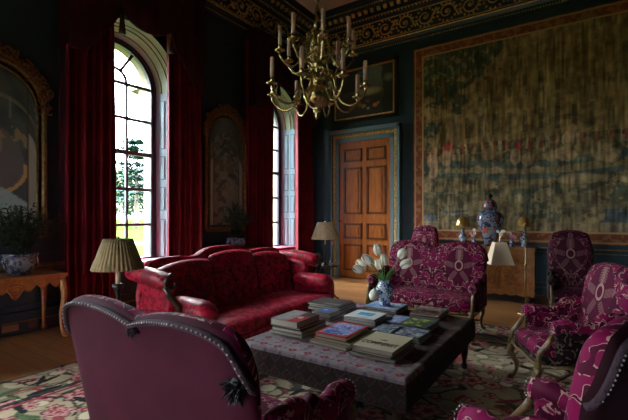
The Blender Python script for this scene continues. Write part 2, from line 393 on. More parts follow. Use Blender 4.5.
# painted grids -------------------------------------------------
def noise(u, v, f, seed=0):
    r = np.random.RandomState(seed); g = r.rand(257, 257); u = u * f; v = v * f
    i = np.floor(u).astype(int); j = np.floor(v).astype(int); a = u - i; b = v - j; a = a * a * (3 - 2 * a); b = b * b * (3 - 2 * b)
    i %= 256; j %= 256
    return (g[i, j] * (1 - a) + g[i + 1, j] * a) * (1 - b) + (g[i, j + 1] * (1 - a) + g[i + 1, j + 1] * a) * b
def fbm(u, v, f, seed=0, o=4):
    t = 0; w = .5
    for k in range(o): t = t + noise(u + 7 * k, v + 3 * k, f * 2 ** k, seed + k) * w; w /= 2
    return t / (1 - .5 ** o)
def mixa(c, col, m):
    m = np.clip(m, 0, 1)[:, None]; return c * (1 - m) + np.array(col)[None, :] * m
def painted(name, nu, nv, fpos, fcol, mats, parent=None, extra=None):
    """grid fpos(u,v)->xyz arrays, fcol(u,v)->rgb (linear), u,v in 0..1"""
    V, U = np.meshgrid(np.linspace(0, 1, nv + 1), np.linspace(0, 1, nu + 1), indexing='ij'); U = U.ravel(); V = V.ravel()
    P = np.stack(fpos(U, V), 1); C = fcol(U, V)
    i = np.arange(nu); j = np.arange(nv); J, I = np.meshgrid(j, i, indexing='ij'); a = (J * (nu + 1) + I).ravel()
    F = np.stack([a, a + 1, a + nu + 2, a + nu + 1], 1)
    vs = P.tolist(); fs = F.tolist(); nb = len(vs)
    if extra:
        vs += extra[0]; fs += [[nb + k for k in q] for q in extra[1]]
    me = bpy.data.meshes.new(name); me.from_pydata(vs, [], fs); me.materials.append(mats)
    at = me.color_attributes.new('Col', 'FLOAT_COLOR', 'POINT')
    cc = np.ones((len(vs), 4), np.float32); cc[:nb, :3] = np.clip(C, 0, 1)
    if extra: cc[nb:, :3] = extra[2]
    at.data.foreach_set('color', cc.ravel()); me.update()
    o = bpy.data.objects.new(name, me); COL.objects.link(o)
    if parent: o.parent = parent
    return o
def boxsides(x0, x1, y0, y1, z0, z1):
    v = [(x, y, z) for z in (z0, z1) for y in (y0, y1) for x in (x0, x1)]
    return v, [(0, 2, 3, 1), (4, 5, 7, 6), (0, 1, 5, 4), (2, 6, 7, 3), (0, 4, 6, 2), (1, 3, 7, 5)]
rng = random.Random(5)

# ================================================================ the room
WX, BY, EX, NY, CH = -5.84, 8.52, 3.3, -5.2, 6.42
SP, RW, RS = 3.62, .87, .74      # arch spring height, half-widths at the wall and at the sash
SILL = .66
b = MB(); b.box(WX - .6, EX + .2, NY - .2, BY + .2, -.12, 0); struct(b.build('floor', 'floor'))
b = MB(); b.box(WX - .6, EX + .2, NY - .2, BY + .2, CH, CH + .15); struct(b.build('ceiling', 'ceiling'))
b = MB(); b.box(WX - .6, EX, BY, BY + .2, 0, CH); struct(b.build('wall_back', 'wall'))
b = MB(); b.box(EX, EX + .2, NY, BY + .2, 0, CH); struct(b.build('wall_right', 'wall'))
b = MB(); cur_ = WX - .6
for wx in FILL_WIN:
    b.box(cur_, wx - .75, NY - .2, NY, 0, CH); b.box(wx - .75, wx + .75, NY - .2, NY, 0, .7); b.box(wx - .75, wx + .75, NY - .2, NY, 3.2, CH); cur_ = wx + .75
b.box(cur_, EX, NY - .2, NY, 0, CH); struct(b.build('wall_front', 'wall'))
for i_, wx in enumerate(FILL_WIN):  # frames and panes of the added, out-of-view fill windows
    root = bpy.data.objects.new('window_%d' % (i_ + 4), None); COL.objects.link(root); struct(root)
    b = MB()
    for a0, a1, z0, z1 in ((-.75, -.67, .7, 3.2), (.67, .75, .7, 3.2), (-.75, .75, .7, .78), (-.75, .75, 3.12, 3.2), (-.75, .75, 1.92, 1.98)): b.box(wx + a0, wx + a1, NY - .16, NY - .08, z0, z1)
    for z in (1.33, 2.55): b.box(wx - .7, wx + .7, NY - .13, NY - .105, z - .013, z + .013)
    for x in (-.22, .22): b.box(wx + x - .013, wx + x + .013, NY - .13, NY - .105, .75, 3.15)
    struct(b.build('window_frame', 'frame', root))
    b = MB(); b.add([(wx - .7, NY - .12, .75), (wx + .7, NY - .12, .75), (wx + .7, NY - .12, 3.15), (wx - .7, NY - .12, 3.15)], [(0, 1, 2, 3)], False); struct(b.build('pane', 'glass', root, recalc=False))
# window wall with arched holes
b = MB(); ys = sorted(WIN_Y); cur = NY
def q(y0, y1, z00, z01, z10, z11, X=WX): b.add([(X, y0, z00), (X, y1, z01), (X, y1, z11), (X, y0, z10)], [(0, 1, 2, 3)], False)
for c in ys:
    q(cur, c - RW, 0, 0, CH, CH); N = 24
    q(c - RW, c + RW, 0, 0, SILL, SILL)
    for i in range(N):
        a0, a1 = PI - PI * i / N, PI - PI * (i + 1) / N
        y0, y1 = c + RW * math.cos(a0), c + RW * math.cos(a1)
        q(y0, y1, SP + RW * math.sin(a0), SP + RW * math.sin(a1), CH, CH)
    cur = c + RW
q(cur, BY, 0, 0, CH, CH)
struct(b.build('wall_left', 'wall'))

def arch_path(c, r, n=24, zs=SILL):
    return [(c - r, zs)] + [(c + r * math.cos(PI - PI * i / n), SP + r * math.sin(PI - PI * i / n)) for i in range(n + 1)] + [(c + r, zs)]
def arch_strip(m, c, r0, x0, r1, x1, n=24, zs=SILL, mi=0):
    a = arch_path(c, r0, n, zs); d = arch_path(c, r1, n, zs)
    v = [(x0, y, z) for y, z in a] + [(x1, y, z) for y, z in d]; k = len(a)
    m.add(v, [(i, i + 1, k + i + 1, k + i) for i in range(k - 1)], False, mi)
for wi, c in enumerate(WIN_Y):
    root = bpy.data.objects.new('window_%d' % (wi + 1), None); COL.objects.link(root); struct(root)
    # splayed reveal (jamb shutters and arch soffit)
    m = MB(); a = arch_path(c, RW); d = arch_path(c, RS); k = len(a)
    v = [(WX, y, z) for y, z in a] + [(-6.3, y, z) for y, z in d]
    m.add(v, [(i, i + 1, k + i + 1, k + i) for i in range(k - 1)], False)
    for i in range(len(m.f)): m.mi[i] = 0 if i in (0, k - 2) else 1
    struct(m.build('reveal', ['shutter', 'soffit'], root))
    # shutter panels on each jamb
    for sgn in (-1, 1):
        m = MB()
        for z0, z1 in ((.74, 1.42), (1.56, 1.98), (2.1, 2.52) if wi else (2.1, 2.52), (2.64, 3.5)):
            for x0, x1, dx in ((-5.93, -6.04, 0), (-6.09, -6.2, 0)):
                f = lambda x: RW + (x - WX) / (-6.3 - WX) * (RS - RW)
                for (g, off, mi) in ((0, .003, 1), (.022, .014, 0)):
                    xa, xb = x0 - g, x1 + g; za, zb = z0 + g, z1 - g
                    m.add([(xa, c + sgn * (f(xa) - off), za), (xb, c + sgn * (f(xb) - off), za), (xb, c + sgn * (f(xb) - off), zb), (xa, c + sgn * (f(xa) - off), zb),
                           (xa, c + sgn * (f(xa) + .01), za), (xb, c + sgn * (f(xb) + .01), za), (xb, c + sgn * (f(xb) + .01), zb), (xa, c + sgn * (f(xa) + .01), zb)],
                          [(0, 1, 2, 3), (0, 1, 5, 4), (1, 2, 6, 5), (2, 3, 7, 6), (3, 0, 4, 7)], False, mi)
        struct(m.build('shutter_panel', ['shutter', 'shutter_groove'], root))
    # moulded arcs in the soffit
    m = MB()
    for x in (-5.95, -6.03, -6.17):
        r = RW + (x - WX) / (-6.3 - WX) * (RS - RW) - .006
        m.tube([(x, c + r * math.cos(PI * i / 30), SP + r * math.sin(PI * i / 30)) for i in range(31)], .008, 6)
    struct(m.build('arch_moulding', 'gold_dark', root))
    # sash frame
    m = MB()
    for x0, x1, r0, r1 in ((-6.3, -6.3, RS, .655), (-6.3, -6.38, .655, .655), (-6.27, -6.3, .715, .715), (-6.27, -6.27, .735, .715)):
        arch_strip(m, c, r0, x0, r1, x1)
    m.box(-6.4, -6.26, c - RS, c + RS, SILL - .02, .76)
    m.box(-6.36, -6.3, c - .66, c + .66, 2.495, 2.56)
    struct(m.build('window_frame', 'frame', root))
    m = MB()
    for z in (1.32, 1.92, 3.1, 3.67): m.box(-6.36, -6.32, c - .66, c + .66, z - .022, z + .022)
    for y in (-.22, .22): m.box(-6.36, -6.32, c + y - .02, c + y + .02, .72, 3.68)
    m.tube([(-6.337, c + .22 * math.cos(PI * i / 16), 3.67 + .22 * math.sin(PI * i / 16)) for i in range(17)], .026, 6)
    for a in (60, 120): m.tube([(-6.337, c + .22 * math.cos(R(a)), 3.67 + .22 * math.sin(R(a))), (-6.337, c + .655 * math.cos(R(a)), 3.62 + .655 * math.sin(R(a)))], .024, 6)
    struct(m.build('muntins', 'frame', root))
    m = MB(); pth = arch_path(c, .665, 24, .7); m.add([(-6.345, y, z) for y, z in pth], [tuple(range(len(pth)))], False)
    struct(m.build('pane', 'glass', root, recalc=False))
    # outer stone reveal
    m = MB(); arch_strip(m, c, .66, -6.38, .655, -6.52, zs=.6); arch_strip(m, c, .655, -6.52, .9, -6.56, zs=.6)
    m.box(-6.65, -6.38, c - .8, c + .8, .5, .66)
    struct(m.build('stone_reveal', 'stone', root))
    m = MB(); m.box(-6.3, WX + .06, c - RW + .01, c + RW - .01, SILL - .04, SILL); struct(m.build('window_sill', 'shutter', root))
    m = MB(); m.soft((-6.03, c, SILL + .035), (.23, .80, .045), 8)
    tag(m.build('window_seat_cushion', 'seatred'), ['flat red cushion on the sill of the far window', 'flat red cushion on the sill of the large window behind the sofa', 'flat red cushion on the sill of a window beyond the console', 'flat red cushion on the sill of the last window'][wi], 'cushion', None)

# panelling, dado and baseboard
def run(m, wall, s0, s1, z, r, step=None):
    if wall == 'L': m.box(WX, WX + r, s0, s1, z - r / 2, z + r / 2)
    else: m.box(s0, s1, BY - r, BY, z - r / 2, z + r / 2)
def segs(): # stretches of the window wall between the windows
    e = [NY] + [t for c in sorted(WIN_Y) for t in (c - RW - .02, c + RW + .02)] + [BY]
    return [(e[i], e[i + 1]) for i in range(0, len(e), 2)]
m = MB(); m.box(WX, WX + .035, NY, BY, 0, .24); m.box(WX, WX + .05, NY, BY, .24, .27); struct(m.build('baseboard_left', 'wall_trim'))
m = MB(); m.box(-3.38, EX, BY - .035, BY, 0, .24); m.box(WX, -5.2, BY - .035, BY, 0, .24); struct(m.build('baseboard_back', 'wall_trim'))
m = MB()
for s0, s1 in segs():
    m.box(WX, WX + .03, s0, s1, .80, .83)
    for z in (.845, .775):
        y = s0 + .02
        while y < s1 - .03:
            m.box(WX + .0, WX + .04, y, y + .045, z - .008, z + .008); y += .06
m.box(WX, WX + .045, NY, BY, .142, .158)
struct(m.build('trim_1', 'gold_dark'))
m = MB(); m.box(-3.38, EX, BY - .03, BY, .87, .89); m.box(-3.38, EX, BY - .03, BY, .80, .81); m.box(-3.38, EX, BY - .045, BY, .142, .158); struct(m.build('trim_2', 'gold_dark'))
m = MB()   # raised wall panels on the window wall piers
for s0, s1 in segs():
    if s1 - s0 < .5: continue
    for a, d, z0, z1 in ((s0 + .12, s1 - .12, .95, 4.9), (s0 + .12, s1 - .12, .32, .72)):
        for w, h in (((a, a + .03), (z0, z1)), ((d - .03, d), (z0, z1)), ((a, d), (z0, z0 + .03)), ((a, d), (z1 - .03, z1))): m.box(WX, WX + .018, w[0], w[1], h[0], h[1])
struct(m.build('trim_3', 'wall_trim'))
# cornice: stepped profile, bead rows, scrolled frieze
def cornice(name, P, L, scr=True):
    """P(s, out, z) -> point; s runs along the wall"""
    root = bpy.data.objects.new(name, None); COL.objects.link(root); struct(root)
    prof = [(0, 5.30), (.03, 5.30), (.03, 5.40), (.06, 5.46), (.06, 5.49), (.04, 5.52), (.04, 5.98), (.09, 6.0), (.12, 6.02), (.12, 6.08), (.20, 6.1), (.20, 6.19), (.28, 6.21), (.32, 6.24), (.32, 6.28), (.36, 6.36), (.36, 6.42)]
    m = MB(); s0, s1 = L
    v = [P(s0, o, z) for o, z in prof] + [P(s1, o, z) for o, z in prof]; n = len(prof)
    m.add(v, [(i, i + 1, n + i + 1, n + i) for i in range(n - 1)], False); struct(m.build('cornice_profile', 'wall_trim', root))
    g = MB()
    def rail(o, z, h):
        g.add([P(s0, o, z - h), P(s1, o, z - h), P(s1, o + h, z), P(s0, o + h, z), P(s1, o, z + h), P(s0, o, z + h)], [(0, 1, 2, 3), (3, 2, 4, 5)], False)
    rail(.06, 5.475, .016); rail(.04, 5.53, .012); rail(.04, 5.97, .014); rail(.12, 6.075, .008)
    s = s0
    while s < s1:
        for (o, z, r, st) in ((.03, 5.34, .018, .07), (.34, 6.48, .018, .07)):
            pass
        s += .07
    def beads(o, z, r, st, sc=(1, 1, 1)):
        s = s0 + st / 2
        while s < s1: g.ball(P(s, o, z), r, 6, 4, sc); s += st
    beads(.03, 5.345, .017, .05); beads(.32, 6.26, .02, .06); beads(.125, 6.05, .024, .08, (.8, .8, 1.2))
    s = s0 + .08
    while s < s1:     # modillion blocks
        a = [P(s - .035, .19, 6.12), P(s + .035, .19, 6.12), P(s + .035, .24, 6.14), P(s - .035, .24, 6.14), P(s - .035, .19, 6.19), P(s + .035, .19, 6.19), P(s + .035, .27, 6.19), P(s - .035, .27, 6.19)]
        g.add(a, [(0, 1, 2, 3), (4, 5, 6, 7), (0, 1, 5, 4), (2, 3, 7, 6), (0, 3, 7, 4), (1, 2, 6, 5)], False); s += .16
    struct(g.build('gilt_mouldings', 'gold', root))
    g = MB(); s = s0 + .25; k = 0
    while s < s1 - .2:
        sg = 1 if k % 2 else -1
        pts = []; rd = []
        for i in range(22):
            a = i / 21 * 2.6 * PI; r = .17 * (1 - i / 26)
            pts.append(P(s + r * math.cos(a) * 1.0, .055, 5.75 + sg * r * math.sin(a))); rd.append(.019 * (1.1 - i / 30))
        g.tube(pts, rd, 5)
        g.ball(P(s, .055, 5.75), .045, 6, 4)
        for i in range(14):   # acanthus tufts outside the scroll
            a = i / 14 * 2 * PI + .3; g.ball(P(s + .2 * math.cos(a), .045, 5.75 + .195 * math.sin(a) * sg), .03, 5, 3)
        g.tube([P(s + .17, .05, 5.75), P(s + .24, .055, 5.75 - sg * .13), P(s + .31, .05, 5.75)], [.02, .028, .02], 5)
        s += .46; k += 1
    struct(g.build('gilt_frieze', 'gold', root))
cornice('trim_4', lambda s, o, z: (s, BY - o, z), (WX, EX))
cornice('trim_5', lambda s, o, z: (WX + o, s, z), (2.0, BY))
for nm, P, L in (('trim_6', lambda s, o, z: (EX - o, s, z), (NY, BY)), ('trim_7', lambda s, o, z: (s, NY + o, z), (WX, EX)), ('trim_8', lambda s, o, z: (WX + o, s, z), (NY, 2.0))):
    m = MB(); prof = [(0, 5.30), (.05, 5.4), (.04, 5.98), (.12, 6.08), (.20, 6.1), (.32, 6.28), (.36, 6.42)]; n = len(prof)
    m.add([P(L[0], o, z) for o, z in prof] + [P(L[1], o, z) for o, z in prof], [(i, i + 1, n + i + 1, n + i) for i in range(n - 1)], False); struct(m.build(nm, 'wall_trim'))

# door in the back wall
root = bpy.data.objects.new('door_1', None); COL.objects.link(root); struct(root); root.location = (-4.28, BY, 0)
m = MB(); m.box(-.67, .67, -.06, -.005, .01, 3.25); struct(m.build('door_leaf', 'door', root))
for z0, z1 in ((2.77, 3.08), (1.52, 2.63), (.93, 1.30), (.17, .80)):
    for s in (-1, 1):
        x0, x1 = (.06, .55) if s > 0 else (-.55, -.06)
        m = MB()
        for a0, a1, c0, c1 in ((x0, x0 + .045, z0, z1), (x1 - .045, x1, z0, z1), (x0, x1, z0, z0 + .045), (x0, x1, z1 - .045, z1)): m.box(a0, a1, -.082, -.06, c0, c1, mi=0)
        m.box(x0 + .1, x1 - .1, -.075, -.06, z0 + .1, z1 - .1, mi=1)
        struct(m.build('door_panel', ['door_dark', 'door'], root))
m = MB(); m.tube([(-.62, -.06, 1.35), (-.62, -.12, 1.35)], .012, 8); m.ball((-.62, -.135, 1.35), .028, 10, 7); struct(m.build('door_handle', 'brass', root))
m = MB(); m.box(-.60, -.56, -.065, -.06, 1.27, 1.43)
m = MB()
for a0, a1, z0, z1, y in ((-.75, -.67, 0, 3.33, -.1), (.67, .75, 0, 3.33, -.1), (-.75, .75, 3.25, 3.33, -.1), (-.88, -.84, 0, 3.5, -.14), (.84, .90, 0, 3.53, -.14), (-.90, .90, 3.46, 3.55, -.14), (-.86, .86, 3.33, 3.5, -.085), (-.86, -.75, 0, 3.4, -.085), (.75, .86, 0, 3.4, -.085)):
    m.box(a0, a1, y, 0, z0, z1)
struct(m.build('door_architrave', 'blue_trim', root))
m = MB(); z = .05
while z < 3.36:
    for s in (-1, 1):
        m.ball((s * .795, -.09, z), .04, 6, 4, (.8, .6, 1)); m.ball((s * .795 + .025, -.09, z + .035), .018, 5, 3); m.ball((s * .795 - .025, -.09, z + .035), .018, 5, 3)
    z += .07
x = -.8
while x < .82:
    m.ball((x, -.09, 3.395), .042, 6, 4, (1, .6, .8)); m.ball((x + .035, -.09, 3.425), .018, 5, 3); m.ball((x + .035, -.09, 3.365), .018, 5, 3); x += .07
struct(m.build('gilt_carving', 'gold', root))

# ================================================================ painting, tapestry, mirrors
def painting_col(u, v):
    n = len(u); c = np.tile([[.03, .028, .024]], (n, 1)); U = u; V = v
    sky = np.clip((V - .35) * 2.2, 0, 1) * (fbm(U, V, 4, 3) > .36); c = mixa(c, (.10, .12, .12), sky * .9)
    c = mixa(c, (.30, .26, .17), np.clip(1 - ((U - .58) / .26) ** 2 - ((V - .50) / .10) ** 2, 0, 1) * .9)
    c = mixa(c, (.22, .20, .15), np.clip(fbm(U, V, 6, 9) * 3 - 1.7, 0, 1) * np.clip(1 - abs(V - .66) / .18, 0, 1))
    c = mixa(c, (.014, .014, .012), (U > .78 + .1 * fbm(U, V, 5, 2)) * .85 + ((V > .55) & (U < .3 + .25 * fbm(U, V, 6, 4))) * .8)
    c = mixa(c, (.20, .20, .15), np.clip(1 - ((U - .92) / .1) ** 2 - ((V - .72) / .1) ** 2, 0, 1) * .6)
    for x, y, r, k in ((.70, .19, .05, (.40, .10, .05)), (.5, .2, .05, (.22, .17, .12)), (.57, .3, .04, (.10, .06, .08)), (.42, .25, .06, (.16, .10, .05)), (.3, .2, .07, (.10, .08, .05)), (.58, .14, .03, (.3, .25, .2)), (.75, .23, .025, (.3, .2, .1))):
        c = mixa(c, k, np.clip(1.6 - 1.6 * (((U - x) / r) ** 2 + ((V - y) / r) ** 2), 0, 1))
    return c * 1.7 * (.8 + .4 * fbm(U, V, 30, 5)[:, None])
PT = thing('framed_painting', 'dark landscape oil painting in a gilt frame above the wooden door', 'painting', (-4.3, BY, 4.39))
painted('canvas', 90, 70, lambda u, v: ((u - .5) * 1.5, 0 * u - .06, (v - .5) * 1.1), painting_col, M['paintm'], PT)
m = MB(); w, h = .85, .66
for (a0, a1, z0, z1) in ((-w, -w + .09, -h, h), (w - .09, w, -h, h), (-w, w, -h, -h + .09), (-w, w, h - .09, h)): m.box(a0, a1, -.08, 0, z0, z1, mi=0)
for (a0, a1, z0, z1) in ((-w + .07, -w + .1, -h + .07, h - .07), (w - .1, w - .07, -h + .07, h - .07), (-w + .07, w - .07, -h + .07, -h + .1), (-w + .07, w - .07, h - .1, h - .07)): m.box(a0, a1, -.095, 0, z0, z1, mi=1)
m.build('frame', ['dark_wood', 'gold'], PT)

def tap_col(u, v):
    X = u * 5.4; Z = v * 4.1; n = len(u)    # metres
    f = lambda k, s, o=4: fbm(X, Z, k, s, o)
    c = np.tile([[.17, .13, .065]], (n, 1)) * (.75 + .5 * f(2, 1)[:, None])
    c = mixa(c, (.10, .085, .045), np.clip(f(1.3, 5) * 3 - 1.5, 0, 1) * .6)
    # foliage, upper left and its trunk
    fol = (np.clip(1.25 - X / 1.7 + (Z - 3.0) * .5, 0, 1) * (Z > 1.9) * (f(3, 11) * 2.2 - .75)) > .26
    c = mixa(c, (.028, .05, .038), fol * .85)
    fol2 = ((Z - 3.3 + .5 * np.sin(X * 2)) > .2) & (f(3.5, 14) > .56) & (X < 2.6); c = mixa(c, (.03, .055, .045), fol2 * .8)
    tr = (abs(X - .62 - .08 * np.sin(Z * 3)) < .07) & (Z > 1.4) & (Z < 3.4); c = mixa(c, (.10, .075, .03), tr * .9)
    # palace: pale masonry with columns
    pal = (X > 1.0) & (X < 3.9) & (Z > 1.95) & (Z < 2.75 + .35 * (abs(X - 2.3) < .5) + .1 * np.sin(X * 6)); c = mixa(c, (.23, .18, .085), pal * .7)
    c = mixa(c, (.075, .065, .04), (pal & (np.sin(X * 24) > .55) & (np.sin(Z * 9) > -.3)) * .75)
    # parterre row of little figures
    row = (Z > 1.72) & (Z < 1.95); c = mixa(c, (.06, .07, .045), row * .7)
    c = mixa(c, (.33, .26, .15), (row & (np.sin(X * 40 + 3 * f(3, 2)) > .5) & (f(4, 41) > .45)) * .9)
    c = mixa(c, (.27, .07, .05), (row & (np.sin(X * 31 + 1) > .85)) * .9)
    # middle ground bands
    b1 = (Z < 1.75) & (Z > .9); c = mixa(c, (.15, .14, .075), b1 * .6)
    c = mixa(c, (.05, .065, .05), (b1 & (f(3.1, 21) > .58)) * .8)
    c = mixa(c, (.26, .21, .115), (b1 & (f(4.5, 23) > .60)) * .8)
    water = (abs(Z - 1.5 - .05 * np.sin(X * 2)) < .07) | (abs(Z - 1.28 - .06 * np.sin(X * 1.5 + 1)) < .05); c = mixa(c, (.04, .085, .095), water * .7)
    for x, z, w, h, k in ((.42, 1.55, .12, .26, (.36, .28, .17)), (.36, 1.72, .06, .09, (.32, .22, .13)), (.75, 1.93, .09, .11, (.33, .05, .045)), (.7, 1.7, .13, .16, (.28, .22, .13)), (2.05, 1.8, .06, .12, (.40, .05, .06)),
                          (2.0, 1.62, .1, .18, (.33, .25, .16)), (2.22, 1.55, .12, .14, (.30, .24, .14)), (2.62, 1.6, .15, .12, (.26, .2, .12)), (2.85, 1.85, .1, .2, (.36, .30, .18)), (2.78, 1.62, .2, .14, (.34, .27, .16)),
                          (2.9, 2.05, .07, .08, (.32, .23, .14)), (1.3, 1.42, .16, .08, (.30, .25, .14)), (1.65, 1.38, .14, .08, (.3, .25, .14)), (1.05, 1.4, .14, .07, (.3, .25, .14)), (2.35, 1.36, .14, .07, (.3, .25, .14)), (1.5, 1.72, .18, .14, (.2, .15, .08)), (3.4, 1.6, .2, .2, (.30, .24, .14)), (4.3, 1.7, .15, .25, (.3, .24, .14)), (.25, 1.15, .17, .2, (.22, .18, .11)), (3.0, 1.15, .5, .1, (.24, .2, .12))):
        d = ((X - x) / w) ** 2 + ((Z - z) / h) ** 2 + (f(6, 77) - .5) * 1.6
        c = mixa(c, k, np.clip(2 - 2 * d, 0, 1) * .9); c = mixa(c, (.04, .045, .03), (abs(d - 1.08) < .1) * .25)
    cave = ((X - 2.8) / .42) ** 2 + ((Z - 2.0) / .3) ** 2; c = mixa(c, (.035, .04, .03), ((cave > .55) & (cave < 1.1) & (Z > 1.85)) * .45)
    # foreground: teal undergrowth with ochre leaves
    b2 = Z < 1.0; c = mixa(c, (.05, .07, .055), b2 * (.5 + .3 * (f(2.2, 31) > .5)))
    c = mixa(c, (.20, .17, .09), (b2 & (f(5, 33) > .56)) * .75); c = mixa(c, (.035, .07, .10), (b2 & (Z < .62) & (f(2.5, 36) > .52)) * .8)
    c = mixa(c, (.17, .14, .08), ((Z < .38)) * .75)
    c = c * (.65 + .7 * f(9, 90, 3)[:, None]); g_ = f(12, 93, 3); c = mixa(c, (.30, .25, .14), (g_ > .63) * (X > .2) * .3); c = mixa(c, (.035, .032, .022), (g_ < .38) * .3)
    # weave: vertical streaks
    st = noise(X, Z * .12, 30, 50); c = c * (.45 + 1.1 * st[:, None]); st2 = noise(X, Z * .5, 14, 52); c = c * (.78 + .44 * st2[:, None])
    # border
    bx = np.minimum(np.minimum(X, 5.4 - X), np.minimum(Z, 4.1 - Z))
    bn = f(9, 60)
    c = mixa(c, (.12, .042, .024), (bx < .2)); c = mixa(c, (.19, .11, .055), ((bx < .2) & (f(16, 61) > .52)) * .7)
    c = mixa(c, (.30, .20, .10), (abs(bx - .2) < .018)); c = mixa(c, (.26, .15, .08), (abs(bx - .03) < .018)); 
    return c * np.array([[1.75, 1.56, 1.5]])
TP = painted('tapestry', 520, 390, lambda u, v: (-3.08 + u * 5.4, BY - .05 + .008 * np.sin(u * 60), .97 + v * 4.13), tap_col, M['tapm'], None,
             (boxsides(-3.08, 2.32, BY - .035, BY - .002, .97, 5.1)[0], boxsides(0, 1, 0, 1, 0, 1)[1], (.1, .04, .02)))
tag(TP, 'huge woven pastoral tapestry with red border covering the back wall', 'tapestry')

def mirror(name, label, y0, hw, z0, zs, seed):
    T = thing(name, label, 'mirror', (WX, y0, 0))
    def pos(u, v):
        s = u * 2 - 1; top = zs + hw * np.sqrt(np.clip(1 - s * s, 0, 1)); return (0 * u + .05, s * hw * .84, z0 + .1 + v * (z0 * 0 + top - z0 - .18))
    def colr(u, v):  # reflected room painted into the glass as colour
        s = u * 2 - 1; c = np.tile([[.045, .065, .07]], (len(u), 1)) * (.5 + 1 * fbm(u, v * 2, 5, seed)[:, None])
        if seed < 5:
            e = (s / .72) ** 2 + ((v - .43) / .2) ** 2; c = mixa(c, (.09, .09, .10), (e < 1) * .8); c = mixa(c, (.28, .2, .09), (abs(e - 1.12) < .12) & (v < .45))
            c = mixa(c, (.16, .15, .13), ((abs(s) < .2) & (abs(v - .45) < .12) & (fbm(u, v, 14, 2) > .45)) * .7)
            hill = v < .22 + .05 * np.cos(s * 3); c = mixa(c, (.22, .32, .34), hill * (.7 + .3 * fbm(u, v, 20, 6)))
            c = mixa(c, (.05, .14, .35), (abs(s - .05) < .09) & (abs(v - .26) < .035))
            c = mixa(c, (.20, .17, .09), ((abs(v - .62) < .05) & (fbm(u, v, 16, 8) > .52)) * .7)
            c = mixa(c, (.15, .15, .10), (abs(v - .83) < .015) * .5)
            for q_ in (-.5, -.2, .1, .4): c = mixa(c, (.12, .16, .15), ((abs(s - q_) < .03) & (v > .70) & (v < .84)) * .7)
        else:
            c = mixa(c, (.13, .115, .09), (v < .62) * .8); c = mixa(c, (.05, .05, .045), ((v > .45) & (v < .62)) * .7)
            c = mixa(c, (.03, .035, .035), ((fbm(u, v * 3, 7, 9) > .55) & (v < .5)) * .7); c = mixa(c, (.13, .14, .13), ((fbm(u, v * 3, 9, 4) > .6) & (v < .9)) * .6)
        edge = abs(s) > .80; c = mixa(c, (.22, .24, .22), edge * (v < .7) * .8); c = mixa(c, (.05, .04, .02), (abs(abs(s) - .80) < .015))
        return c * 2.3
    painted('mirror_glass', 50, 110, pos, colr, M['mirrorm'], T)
    m = MB()
    path = [(-hw, z0)] + [(-hw, z0 + (zs - z0) * i / 8) for i in range(1, 8)] + [(hw * math.cos(PI - PI * i / 18), zs + hw * 1.03 * math.sin(PI * i / 18)) for i in range(19)] + [(hw, zs - (zs - z0) * i / 8) for i in range(1, 9)]
    m.tube([(.045, y, z) for y, z in path], .035, 8); m.tube([(.055, y * .86, z if z < zs else zs + (z - zs) * .84) for y, z in path], .014, 6)
    m.box(0, .07, -hw, hw, z0 - .03, z0 + .06)
    m.build('frame', 'gold_dark', T)
    m = MB(); rr = random.Random(seed)
    for i in range(41):                      # carved rocaille leafage along the arch
        a = PI * (i + .5) / 41
        for k in range(3):
            r = hw * (1.0 + .14 * math.sin(a) + .10 * (k - 1) + .03 * rr.random()); cy, cz = r * math.cos(a), zs + r * math.sin(a) * 1.02
            if k == 1 or rr.random() < .8:
                t = rr.uniform(0, 6.28); q_ = .045 + .02 * rr.random()
                m.tube([(.06, cy + q_ * math.cos(t + j * .9) * (1 - j / 7), cz + q_ * math.sin(t + j * .9) * (1 - j / 7)) for j in range(6)], [.017, .02, .018, .016, .014, .012], 5)
    for j in range(5):
        a = R(90 + (j - 2) * 22); m.tube([(.06, .03 * math.cos(a), zs + hw * 1.12), (.08, .12 * math.cos(a), zs + hw * 1.12 + .15 * math.sin(a))], [.03, .012], 6)
    for s in (-1, 1):
        for z in np.arange(z0 + .3, zs, .16): m.ball((.05, s * (hw + .015), z), .03, 6, 4, (.7, .7, 1.6))
    m.build('carved_crest', 'gold_red', T); return T
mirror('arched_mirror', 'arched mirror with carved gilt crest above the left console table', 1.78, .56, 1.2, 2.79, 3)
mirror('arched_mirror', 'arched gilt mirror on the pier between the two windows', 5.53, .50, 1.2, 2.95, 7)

# ================================================================ curtains and pelmets
def curtain(y0, y1, label, ph=0):
    nu, nz = 70, 26; X0 = -5.62; v = []; f = []; nf = round((y1 - y0) / .105)
    for j in range(nz + 1):
        q_ = j / nz; z = .03 + 5.0 * q_
        for i in range(nu + 1):
            u = i / nu; a = 2 * PI * nf * u + ph
            d = .055 * math.sin(a) + .02 * math.sin(a * .5 + 1.3 + q_ * 1.2) + .012 * math.sin(3 * q_ + a * .37)
            v.append((X0 + d, y0 + (y1 - y0) * u + .018 * math.sin(a * 2 + .5) + .02 * math.sin(q_ * 5 + ph) * (u - .5), z))
    w = nu + 1
    for j in range(nz):
        for i in range(nu): f.append((j * w + i, j * w + i + 1, (j + 1) * w + i + 1, (j + 1) * w + i))
    m = MB(); m.add(v, f); o = m.build('curtain', 'curtain', recalc=False)
    md = o.modifiers.new('thick', 'SOLIDIFY'); md.thickness = .012
    return tag(o, label, 'curtain')
curtain(2.50, 3.17, 'crimson curtain hanging left of the large arched window', 0)
curtain(4.05, 4.70, 'wide crimson curtain hanging right of the large arched window', 1)
curtain(5.93, 6.70, 'crimson curtain left of the far window beside the pier mirror', 2)
curtain(7.57, 8.18, 'crimson curtain between the far window and the room corner', .6)
curtain(.5, 1.15, 'crimson curtain beyond the left edge of the console table', 1.5); curtain(-1.0, -.36, 'crimson curtain on the far side of the window beyond the console', 1.1)  # out of view; the second one added to cut that window's daylight
